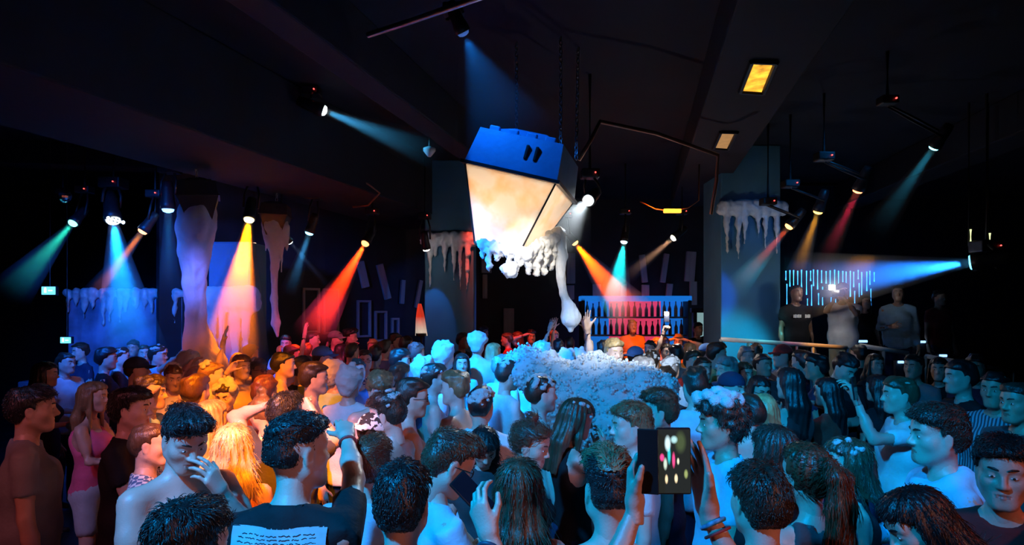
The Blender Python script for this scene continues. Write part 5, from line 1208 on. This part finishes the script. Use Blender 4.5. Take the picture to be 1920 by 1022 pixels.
# --- middle and back rows
B = [
 (548, 668, 'pink-lit dancer punching the air left of the red beam', dict(yaw=60, tc='white', ra='up', H=1.72)),
 (586, 638, 'pink-lit bare man at the foot of the red beam', dict(yaw=80, top='bare', skin='pale', hair='buzz', H=1.86, d=9.2, la='upbent')),
 (630, 633, 'man with a white-flecked cap right of the red beam', dict(yaw=95, hat=('cap', 'grey'), tc='dkgrey', H=1.86, d=9.4)),
 (657, 628, 'man in black stretching his arm out to the right', dict(yaw=90, tc='black', ra='reach', H=1.88, d=9.6, hc='black')),
 (699, 645, 'orange-lit dancer raising both hands by the small frame', dict(yaw=170, tc='cream', ra='upbent', la='upbent', H=1.74, d=9.2, hc='blond')),
 (606, 672, 'man in a blue cap and sky shirt leaning in', dict(yaw=70, hat=('cap', 'blue'), tc='sky', d=6.7, H=1.8)),
 (575, 690, 'small orange-lit dancer behind the blue shoulder', dict(yaw=30, tc='orange', hc='light', H=1.66, d=7.0)),
 (660, 658, 'man in a sky-blue t-shirt with a dark rucksack', dict(yaw=30, tc='sky', H=1.76, d=8.0)),
 (685, 676, 'man in sunglasses and a checked shirt', dict(yaw=165, glasses=True, tc='check', top='shirt', H=1.72, d=7.2, hc='dark')),
 (704, 668, 'black-haired head beside the sunglasses man', dict(yaw=10, hc='black', tc='maroon', H=1.74, d=7.7)),
 (751, 676, 'dark-haired man in right profile in a blue shirt', dict(yaw=82, hc='black', tc='blue', H=1.78, d=6.5, hair='messy')),
 (722, 656, 'man in a grey shirt deep in the crowd left of centre', dict(yaw=20, tc='blue', H=1.76, d=8.7)),
 (782, 660, 'man with grey-blue foamy hair before the flame lamp', dict(yaw=40, foam='patch', hc='grey', tc='sky', H=1.78, d=7.6)),
 (795, 694, 'foam-covered dancer with no face visible left of the mushroom hair', dict(yaw=15, foam='hood', hc='frosty', tc='foamy', H=1.75, d=5.7)),
 (866, 672, 'thin-faced woman between the two foam heads', dict(yaw=170, sex='w', hair='long', hc='dark', tc='sky', H=1.7, d=7.0)),
 (926, 655, 'woman with orange-lit shoulder right of the tall blue man', dict(yaw=60, sex='w', hair='bob', hc='blond', tc='orange', H=1.74, d=8.3)),
 (985, 664, 'dancer under a flat cap of blue foam', dict(yaw=0, foam='hood', hc='frosty', tc='foamy', H=1.76, d=6.9)),
 (1016, 650, 'pale-haired person half buried behind the foam heap', dict(yaw=-30, foam='patch', hc='frosty', hair='curly', tc='white', H=1.8, d=7.4)),
 (1062, 669, 'dancer in a smooth blue foam cap left of the raised arm', dict(yaw=0, foam='hood', hc='frosty', tc='sky', H=1.76, d=6.6)),
 (1088, 672, 'second blue foam head right beside the smooth one', dict(yaw=30, foam='hood', hc='frosty', tc='blue', H=1.72, d=7.2)),
 (1074, 694, 'blue cap poking from the top of the foam heap', dict(yaw=20, hat=('capback', 'blue'), hc='dark', tc='sky', H=1.68, d=6.1)),
 (1193, 664, 'man in a blue patterned cap right of the raised arm', dict(yaw=60, hat=('capback', 'blue'), tc='blue', H=1.76, d=7.3)),
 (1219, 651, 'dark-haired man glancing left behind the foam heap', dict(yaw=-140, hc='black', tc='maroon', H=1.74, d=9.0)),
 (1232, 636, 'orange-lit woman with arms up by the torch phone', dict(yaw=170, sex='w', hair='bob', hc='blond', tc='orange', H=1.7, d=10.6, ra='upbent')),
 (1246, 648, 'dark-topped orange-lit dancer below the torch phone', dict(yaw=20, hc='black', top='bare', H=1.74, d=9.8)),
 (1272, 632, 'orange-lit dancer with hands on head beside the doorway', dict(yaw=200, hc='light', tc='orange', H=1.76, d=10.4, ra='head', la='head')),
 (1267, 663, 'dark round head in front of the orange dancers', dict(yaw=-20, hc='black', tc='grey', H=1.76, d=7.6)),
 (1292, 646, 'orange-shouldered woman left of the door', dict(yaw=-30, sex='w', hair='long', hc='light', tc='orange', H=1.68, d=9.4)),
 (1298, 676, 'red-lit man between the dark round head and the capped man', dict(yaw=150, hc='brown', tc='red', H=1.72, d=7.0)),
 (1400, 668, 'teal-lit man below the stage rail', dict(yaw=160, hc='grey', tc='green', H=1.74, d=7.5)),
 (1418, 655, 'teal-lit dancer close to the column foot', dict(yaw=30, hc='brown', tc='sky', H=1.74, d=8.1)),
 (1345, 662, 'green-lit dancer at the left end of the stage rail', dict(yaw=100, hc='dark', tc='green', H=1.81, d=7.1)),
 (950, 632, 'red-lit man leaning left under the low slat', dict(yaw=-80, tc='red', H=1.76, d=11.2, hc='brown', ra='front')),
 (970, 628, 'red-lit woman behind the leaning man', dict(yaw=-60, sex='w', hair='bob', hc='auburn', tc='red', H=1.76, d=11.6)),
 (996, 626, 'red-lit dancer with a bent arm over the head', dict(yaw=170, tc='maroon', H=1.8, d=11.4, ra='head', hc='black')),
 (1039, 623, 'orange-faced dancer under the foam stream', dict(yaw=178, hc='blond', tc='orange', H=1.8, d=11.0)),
 (1047, 645, 'dancer with one slim arm straight up left of the foam stream', dict(yaw=0, hc='black', tc='black', H=1.74, d=9.2, la=dict(p='up', W=(1030, 618, 9.1)))),
 (1068, 640, 'dancer reaching both hands to the foam blob', dict(yaw=0, hc='black', tc='navy', H=1.74, d=10.0, ra='up', la='up')),
 (1130, 655, 'teal-lit head behind the raised bright arm', dict(yaw=20, hc='dark', tc='green', H=1.74, d=8.9)),
 (906, 620, 'dark man against the tall thin slat', dict(yaw=60, hc='black', tc='black', skin='brown', H=1.84, d=12.0)),
 (868, 632, 'dark man at the foot of the ice column', dict(yaw=120, hc='black', tc='black', skin='brown', H=1.8, d=10.0)),
 (742, 640, 'dim couple member left of the flame lamp', dict(yaw=90, hc='black', tc='black', H=1.8, d=9.9, skin='tan')),
 (762, 648, 'dim dancer in a dark hood left of the flame lamp', dict(yaw=40, top='hoodie', tc='dkgrey', H=1.8, d=9.0)),
 (536, 642, 'blue-lit man with arms out beneath the thin foam drip', dict(yaw=170, tc='sky', H=1.8, d=9.1, ra='front', la='front')),
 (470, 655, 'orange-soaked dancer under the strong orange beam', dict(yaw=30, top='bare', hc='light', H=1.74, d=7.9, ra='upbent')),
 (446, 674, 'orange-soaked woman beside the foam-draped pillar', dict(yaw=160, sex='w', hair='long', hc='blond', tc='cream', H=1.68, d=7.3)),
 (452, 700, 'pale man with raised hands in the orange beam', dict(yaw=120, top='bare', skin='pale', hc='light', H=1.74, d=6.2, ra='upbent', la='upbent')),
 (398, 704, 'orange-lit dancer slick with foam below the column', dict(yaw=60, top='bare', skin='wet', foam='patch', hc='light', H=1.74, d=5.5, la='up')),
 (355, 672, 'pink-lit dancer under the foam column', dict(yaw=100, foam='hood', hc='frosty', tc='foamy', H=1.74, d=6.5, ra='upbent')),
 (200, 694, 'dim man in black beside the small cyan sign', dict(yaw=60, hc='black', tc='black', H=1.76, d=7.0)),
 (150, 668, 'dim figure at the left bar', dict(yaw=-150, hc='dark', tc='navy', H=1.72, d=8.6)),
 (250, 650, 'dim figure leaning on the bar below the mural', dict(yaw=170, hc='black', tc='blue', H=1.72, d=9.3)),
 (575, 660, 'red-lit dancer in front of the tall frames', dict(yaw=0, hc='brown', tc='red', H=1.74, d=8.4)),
 (640, 650, 'dark-haired woman in the shade right of the red beam', dict(yaw=20, sex='w', hair='long', hc='black', tc='navy', H=1.7, d=8.8)),
 (1204, 700, 'light blue foam-speckled man at the right flank of the heap', dict(yaw=-40, foam='patch', hc='grey', tc='foamy', H=1.76, d=5.6)),
 (1222, 688, 'blue-lit hooded dancer right of the heap', dict(yaw=30, top='hoodie', tc='blue', foam='light', hc='dark', H=1.76, d=6.5)),
 (1303, 726, 'blue-shouldered man behind the mop-foam man', dict(yaw=0, tc='sky', hc='dark', H=1.81, d=4.25)),
 (1395, 712, 'maroon-clad woman between two caps', dict(yaw=160, sex='w', hair='long', hc='brown', tc='maroon', H=1.68, d=6.1)),
 (1530, 700, 'dim man in a navy shirt right of the phone holder', dict(yaw=-60, hc='black', tc='navy', H=1.76, d=6.0, skin='tan')),
 (1610, 668, 'dim man right under the white-shirted cameraman', dict(yaw=-20, hc='black', tc='black', H=1.74, d=7.8)),
 (1760, 700, 'dim woman with a pale face near the sloping rail', dict(yaw=-140, sex='w', hair='long', hc='black', tc='black', H=1.7, d=6.4)),
 (1830, 705, 'dim man in blue against the dark right wall', dict(yaw=-130, hc='black', tc='navy', H=1.76, d=6.0, skin='tan')),
 (670, 705, 'blue-lit dancer with folded arms between two foam hoods', dict(yaw=160, hc='dark', tc='blue', H=1.74, d=5.9, ra='cross', la='cross')),
 (748, 704, 'blue-shirted shoulder behind the glasses man', dict(yaw=20, hc='dark', tc='blue', H=1.74, d=5.2)),
 (815, 712, 'wet dancer with slick dark hair facing right', dict(yaw=75, hc='dark', top='bare', skin='wet', H=1.74, d=5.2, foam='light')),
 (590, 712, 'bare-chested man in magenta light behind the raised fist', dict(yaw=70, hc='dark', top='bare', H=1.79, d=4.85)),
 (566, 700, 'man with a dark crop at the shoulder of the blue man', dict(yaw=40, hc='dark', tc='navy', H=1.72, d=6.2)),
 (1120, 690, 'foam-speckled head sinking into the heap', dict(yaw=10, foam='hood', hc='frosty', tc='foamy', H=1.78, d=5.9)),
 (940, 690, 'foam-speckled dancer left of the heap', dict(yaw=40, foam='patch', hc='grey', tc='foamy', H=1.74, d=6.2)),
]
for i, (px, py, lab, kw) in enumerate(B):
    kw.setdefault('hair', ('crop', 'messy', 'short', 'quiff', 'crop')[i % 5]); fig(px, py, lab, **kw)
BR = fig(1152, 658, 'fair-haired man stretching a bright bare arm to the foam stream', yaw=165, H=1.9, d=6.2, hair='messy', hc='blond', top='bare', skin='pale', ra=dict(p='up', W=(1100, 603, 5.85), pole=(.5, .5, -.5), hand='open'))
TH = fig(1250, 668, 'dancer holding up a phone torch above the orange group', yaw=175, H=1.72, d=8.6, hc='dark', tc='orange', ra=dict(p='up', W=(1250, 602, 8.5), hand='fist'))
# --- on the stage and by the back bar
fig(1186, 611, 'blond man glowing orange in front of the back bar', yaw=175, H=1.76, d=11.0, z0=.25, hair='short', hc='blond', tc='orange', ra='front', la='front')
fig(1309, 618, 'dark couple by the doorway, the left one', yaw=160, H=1.74, d=11.4, z0=.2, hc='black', tc='black', skin='tan', ra='cross', la='cross')
fig(1331, 614, 'dark couple by the doorway, the right one', yaw=-160, H=1.76, d=11.6, z0=.2, hc='black', tc='black', skin='tan')
SEC = fig(1493, 554, 'man in a black crew t-shirt standing at the stage rail', yaw=172, H=1.82, d=9.1, z0=PZ, hair='buzz', hc='black', tc='black', skin='brown', lc='black')
CAMM = fig(1580, 551, 'cameraman in a white t-shirt with a camera lamp', yaw=-140, H=1.84, d=9.0, z0=PZ, hair='short', hc='black', tc='white', lc='khaki', skin='brown', hat=('cap', 'black'), ra=dict(p='phone', w=(.02, .3, 1.6)), la=dict(p='phone', w=(.1, .32, 1.55)))
fig(1684, 561, 'man in a pale open shirt on the stage', yaw=-150, H=1.82, d=9.2, z0=PZ, hair='short', hc='black', top='shirt', tc='sky', skin='tan', ra='front', la='down')
fig(1622, 572, 'dim woman between the cameraman and the pale shirt', yaw=180, d=9.9, z0=PZ, hair='long', hc='black', tc='black', sex='w', H=1.68)
fig(1762, 575, 'dim figure in red on the stage near the right edge', yaw=170, d=9.8, z0=PZ, H=1.75, hc='black', tc='maroon', skin='tan')
# ---------------------------------------------------------------- things people hold and wear
def frame_at(c, nrm, up=(0, 0, 1)):
    """4x4 with Z along nrm, Y roughly up"""
    z = Vector(nrm).normalized(); x = Vector(up).cross(z).normalized(); y = z.cross(x)
    M = Matrix((x, y, z)).transposed().to_4x4(); M.translation = Vector(c); return M
def phone(c, nrm, lab, w=.075, h=.15, screen=None, up=(0, 0, 1), flap=False):
    M = frame_at(c, nrm, up); e = link('phone', None, label=lab, cat='phone'); e.matrix_world = M
    MB().bbox((0, 0, 0), (w, h, .009), .004).build('case', mat('phone_case', (.012, .012, .014), .3), e)
    MB().bbox((0, 0, .005), (w*.93, h*.95, .002), .001).build('screen', screen or mat('phone_dark_screen', (.01, .012, .02), .1, spec=.8), e)
    MB().lathe([(.006, 0), (.006, .003)], 10, Matrix.Translation((-w*.3, h*.4, -.0075))).build('lens', mat('phone_lens', (.02, .02, .03), .1), e)
    if flap:
        MB().bbox((-w*.5 - .021, 0, .008), (.046, h*.97, .004), .002, np.array(Matrix.Rotation(math.radians(-18), 3, 'Y'))).build('case_flap', mat('phone_case', (.012, .012, .014), .3), e)
    return e
# live picture on the raised phone: dark room, pale glow, pink and teal figures, two warm dots
sm = bpy.data.materials.new('live_screen'); sm.use_nodes = True; nt = sm.node_tree; b = nt.nodes['Principled BSDF']; b.inputs['Base Color'].default_value = (.01, .01, .01, 1); b.inputs['Roughness'].default_value = .15
tc_ = nt.nodes.new('ShaderNodeTexCoord'); last = None
for (x, y, sx, sy, c) in ((.30, .78, 9, 7, (.55, .75, .8)), (.50, .84, 8, 14, (.35, .6, .62)), (.34, .60, 16, 6, (.02, .5, .55)), (.12, .56, 12, 14, (.9, .05, .25)), (.48, .52, 17, 7, (.8, .05, .22)), (.22, .46, 14, 9, (.5, .6, .5)),
                          (.25, .22, 18, 12, (.95, .7, .4)), (.55, .23, 16, 12, (.95, .75, .45)), (.62, .50, 22, 16, (.7, .7, .5)), (.86, .30, 14, 12, (.25, .3, .1)), (.70, .8, 5, 5, (.04, .06, .02))):
    sp = nt.nodes.new('ShaderNodeMapping'); sp.inputs['Location'].default_value = (-x*sx, -y*sy, 0); sp.inputs['Scale'].default_value = (sx, sy, 0)
    g = nt.nodes.new('ShaderNodeTexGradient'); g.gradient_type = 'SPHERICAL'
    nt.links.new(tc_.outputs['Generated'], sp.inputs[0]); nt.links.new(sp.outputs[0], g.inputs[0])
    mx = nt.nodes.new('ShaderNodeMix'); mx.data_type = 'RGBA'; mx.blend_type = 'ADD'; mx.inputs[0].default_value = 1.
    mul = nt.nodes.new('ShaderNodeMix'); mul.data_type = 'RGBA'; mul.blend_type = 'MIX'; mul.inputs[6].default_value = (0, 0, 0, 1); mul.inputs[7].default_value = (*c, 1)
    rp = nt.nodes.new('ShaderNodeMapRange'); rp.inputs[1].default_value = 0; rp.inputs[2].default_value = .55; nt.links.new(g.outputs['Fac'], rp.inputs[0]); nt.links.new(rp.outputs[0], mul.inputs[0])
    if last is None: mx.inputs[6].default_value = (.012, .014, .012, 1)
    else: nt.links.new(last, mx.inputs[6])
    nt.links.new(mul.outputs[2], mx.inputs[7]); last = mx.outputs[2]
nt.links.new(last, b.inputs['Emission Color']); b.inputs['Emission Strength'].default_value = 1.
phone(P(1263, 864, 1.385), (0, -1, .05), 'phone held up high in two hands, filming the lantern', .078, .15, sm, flap=True)
phone(P(886, 928, 1.78), (.55, -.55, .62), 'phone held low by the braceleted hand', .075, .14, up=(-.6, 0, .8))
phone(P(1602, 728, 3.95), (.6, -.6, .1), 'phone raised by the man in the white t-shirt')
phone(P(1513, 722, 6.1), (.3, -.9, .1), 'phone held up right of the red cap')
def lightpoint(name, p, watts, col, parent=None):
    l = bpy.data.lights.new(name, 'POINT'); l.energy = watts; l.color = col; l.shadow_soft_size = .03; o = bpy.data.objects.new(name, l); COL.objects.link(o); o.location = p
    if parent is not None: o.parent = parent
tp = P(1250, 594, 8.47)
e = phone(tp, (0, -1, 0), 'phone with its torch shining in the orange group')
MB().lathe([(.03, 0), (.026, .012)], 12, Matrix.Translation((0, .04, .006))).build('torch', mat('torch_led', (1, 1, 1), .3, emit=(1., .95, .85), estr=25.), e)
lightpoint('torch_lamp', tp + Vector((0, -.08, .05)), 14, (1., .9, .8))
# camera with lamp for the man on the stage
c = P(1554, 550, 8.72)
e = link('video_camera', None, loc=c, rot=(0, 0, math.radians(20)), label='black video camera with a bright lamp on the stage', cat='camera')
MB().bbox((0, 0, 0), (.12, .2, .11), .015).build('body', M_METAL, e); MB().lathe([(.045, 0), (.05, .1), (.05, .13)], 14, Matrix.Translation((0, -.1, 0)) @ Matrix.Rotation(math.pi/2, 4, 'X')).build('lens', M_METAL, e, True)
MB().bbox((-.06, -.11, .08), (.09, .04, .07), .01).build('lamp', mat('torch_led', (1, 1, 1), .3), e); MB().bbox((.02, .0, .085), (.04, .1, .05), .01).build('grip', M_METAL, e)
lightpoint('camera_lamp', c + Vector((-.06, -.2, .08)), 4, (1., .95, .85))
# bracelets
def bracelet(person, k, t, r, m, nm='bracelet', w=.006):
    sd, S, E, Wp, RH, hs = person['arms'][k]; ax = (Wp - E) / np.linalg.norm(Wp - E); c = E + (Wp - E)*t
    u = np.cross(ax, [0, 0, 1.]); u /= np.linalg.norm(u); v = np.cross(ax, u)
    MB().tube([c + r*(u*math.cos(a) + v*math.sin(a)) for a in np.linspace(0, 2*math.pi, 17)], w, 6, False).build(nm, m, person['o'], True)
bl = mat('bracelet_blue', (.05, .3, .5), .5, var=.6, scale=60); rd = mat('bracelet_red', (.35, .04, .04), .6)
bracelet(PH, 0, .93, .0275, bl); bracelet(PH, 0, .84, .03, rd, w=.004); bracelet(PB, 1, .9, .0275, mat('bracelet_dark', (.03, .06, .1), .5)); bracelet(PR, 0, .88, .031, rd)
# bag strap
def torso_line(person, pts, w, m, nm):
    """flat strap through body-local points"""
    pts = np.array(pts); mb = MB(); V = []
    for i, p in enumerate(pts):
        t = pts[min(i+1, len(pts)-1)] - pts[max(i-1, 0)]; t /= np.linalg.norm(t); n = np.array((p[0], p[1]*1.6, 0)); n /= np.linalg.norm(n); sdv = np.cross(t, n)
        for q in (sdv*w, -sdv*w): V += [p + q + n*.004, p + q - n*.006]
    F = []
    for i in range(len(pts)-1):
        a = i*4; b2 = a+4; F += [[a, a+2, b2+2, b2], [a+1, b2+1, b2+3, a+3], [a, b2, b2+1, a+1], [a+2, a+3, b2+3, b2+2]]
    return mb.raw(V, F).build(nm, m, person['o'], True)
torso_line(PS, [(-.10, .06, 1.475), (-.07, .115, 1.43), (-.02, .155, 1.36), (.04, .17, 1.28), (.10, .155, 1.19), (.155, .11, 1.10), (.185, .04, 1.03)], .022, M_METAL, 'bag_strap')
# printed back of the black t-shirt: pale sheet with lines of script and a drawing, lying on the cloth
sh = [c for c in PR['o'].children if c.name.startswith('shirt')][0]
from mathutils.bvhtree import BVHTree
_bv = BVHTree.FromPolygons([v.co[:] for v in sh.data.vertices], [p.vertices[:] for p in sh.data.polygons])
def back_y(x, z):
    """outer surface of the shirt back at body-local x, z"""
    h = _bv.ray_cast(Vector((x, -1, z)), Vector((0, 1, 0))); return h[0].y if h[0] else -.1
nx, nz = 17, 17; X0, X1, Z0, Z1 = -.15, .15, 1.08, 1.47
Y = np.array([[back_y(X0 + (X1-X0)*j/(nx-1), Z0 + (Z1-Z0)*i/(nz-1)) for j in range(nx)] for i in range(nz)])
def on_back(x, z, off):
    fx = (x-X0)/(X1-X0)*(nx-1); fz = (z-Z0)/(Z1-Z0)*(nz-1); i = int(np.clip(fz, 0, nz-2)); j = int(np.clip(fx, 0, nx-2)); a = fx-j; c = fz-i
    return (x, Y[i, j]*(1-a)*(1-c) + Y[i, j+1]*a*(1-c) + Y[i+1, j]*(1-a)*c + Y[i+1, j+1]*a*c - off, z)
V = [on_back(X0 + (X1-X0)*j/(nx-1), Z0 + (Z1-Z0)*i/(nz-1), .009) for i in range(nz) for j in range(nx)] + [on_back(X0 + (X1-X0)*j/(nx-1), Z0 + (Z1-Z0)*i/(nz-1), .0) for i in range(nz) for j in range(nx)]
F = []
for i in range(nz-1):
    for j in range(nx-1):
        a = i*nx+j; F.append([a, a+1, a+nx+1, a+nx]); F.append([q + nx*nz for q in (a, a+nx, a+nx+1, a+1)])
pp = MB().raw(V, F).build('shirt_print', mat('print_sheet', (.34, .42, .44), .8, var=.15, scale=14), PR['o'], True)
pp['label'] = 'pale printed sheet with lines of script and a drawing'
ink = mat('print_ink', (.02, .03, .04), .8); mb = MB(); r = np.random.RandomState(11)
def stroke(pts, w):
    mb.tube([on_back(x, z, .0095) for x, z in pts], w, 4)
for k in range(7):
    z = 1.452 - k*.0105; x = X0 + .025 + (.0 if k % 3 else .012)
    while x < X1 - .03:
        L = r.uniform(.012, .038); L = min(L, X1 - .02 - x); n = max(3, int(L/.004))
        stroke([(x + L*q/n, z + r.uniform(-.0022, .0022)) for q in range(n+1)], .0016); x += L + .007
for ang in np.linspace(0, 2*math.pi, 1): pass
stroke([(.0 + .026*math.cos(a), 1.16 + .03*math.sin(a)) for a in np.linspace(0, 2*math.pi, 18)], .003)
for q in (-1, 1): stroke([(q*.010 + .005*math.cos(a), 1.166 + .006*math.sin(a)) for a in np.linspace(0, 2*math.pi, 9)], .003)
for z in (1.138, 1.132): stroke([(-.014, z), (.014, z)], .0015)
stroke([(.03, 1.16), (.07, 1.19), (.10, 1.23), (.115, 1.255)], .002); stroke([(.105, 1.255), (.115, 1.26), (.118, 1.245)], .002); stroke([(.05, 1.15), (.09, 1.16), (.125, 1.19)], .002)
stroke([(-.03, 1.16), (-.08, 1.19), (-.11, 1.23)], .002); stroke([(.0 + .1*math.cos(a), 1.14 + .09*math.sin(a)) for a in np.linspace(.5, 2.6, 14)], .0014)
mb.build('ink_lines', ink, pp, True)
# two pale blocks of lettering across the crew t-shirt
sh = [c for c in SEC['o'].children if c.name.startswith('shirt')][0]; q = np.zeros(len(sh.data.vertices)*3, np.float32); sh.data.vertices.foreach_get('co', q); q = q.reshape(-1, 3)
mb = MB()
for x0, n in ((-.13, 4), (.02, 5)):
    for k in range(n):
        x = x0 + k*.024; s_ = q[(abs(q[:, 0]-x) < .03) & (abs(q[:, 2]-1.33) < .04)]; y = s_[:, 1].max() if len(s_) else .15
        mb.box((x, y + .004, 1.33), (.019, .006, .05 if k % 2 else .044))
mb.build('chest_lettering', mat('white_print', (.75, .75, .75), .7), SEC['o'])
for m in bpy.data.materials: m.cycles.emission_sampling = 'NONE'
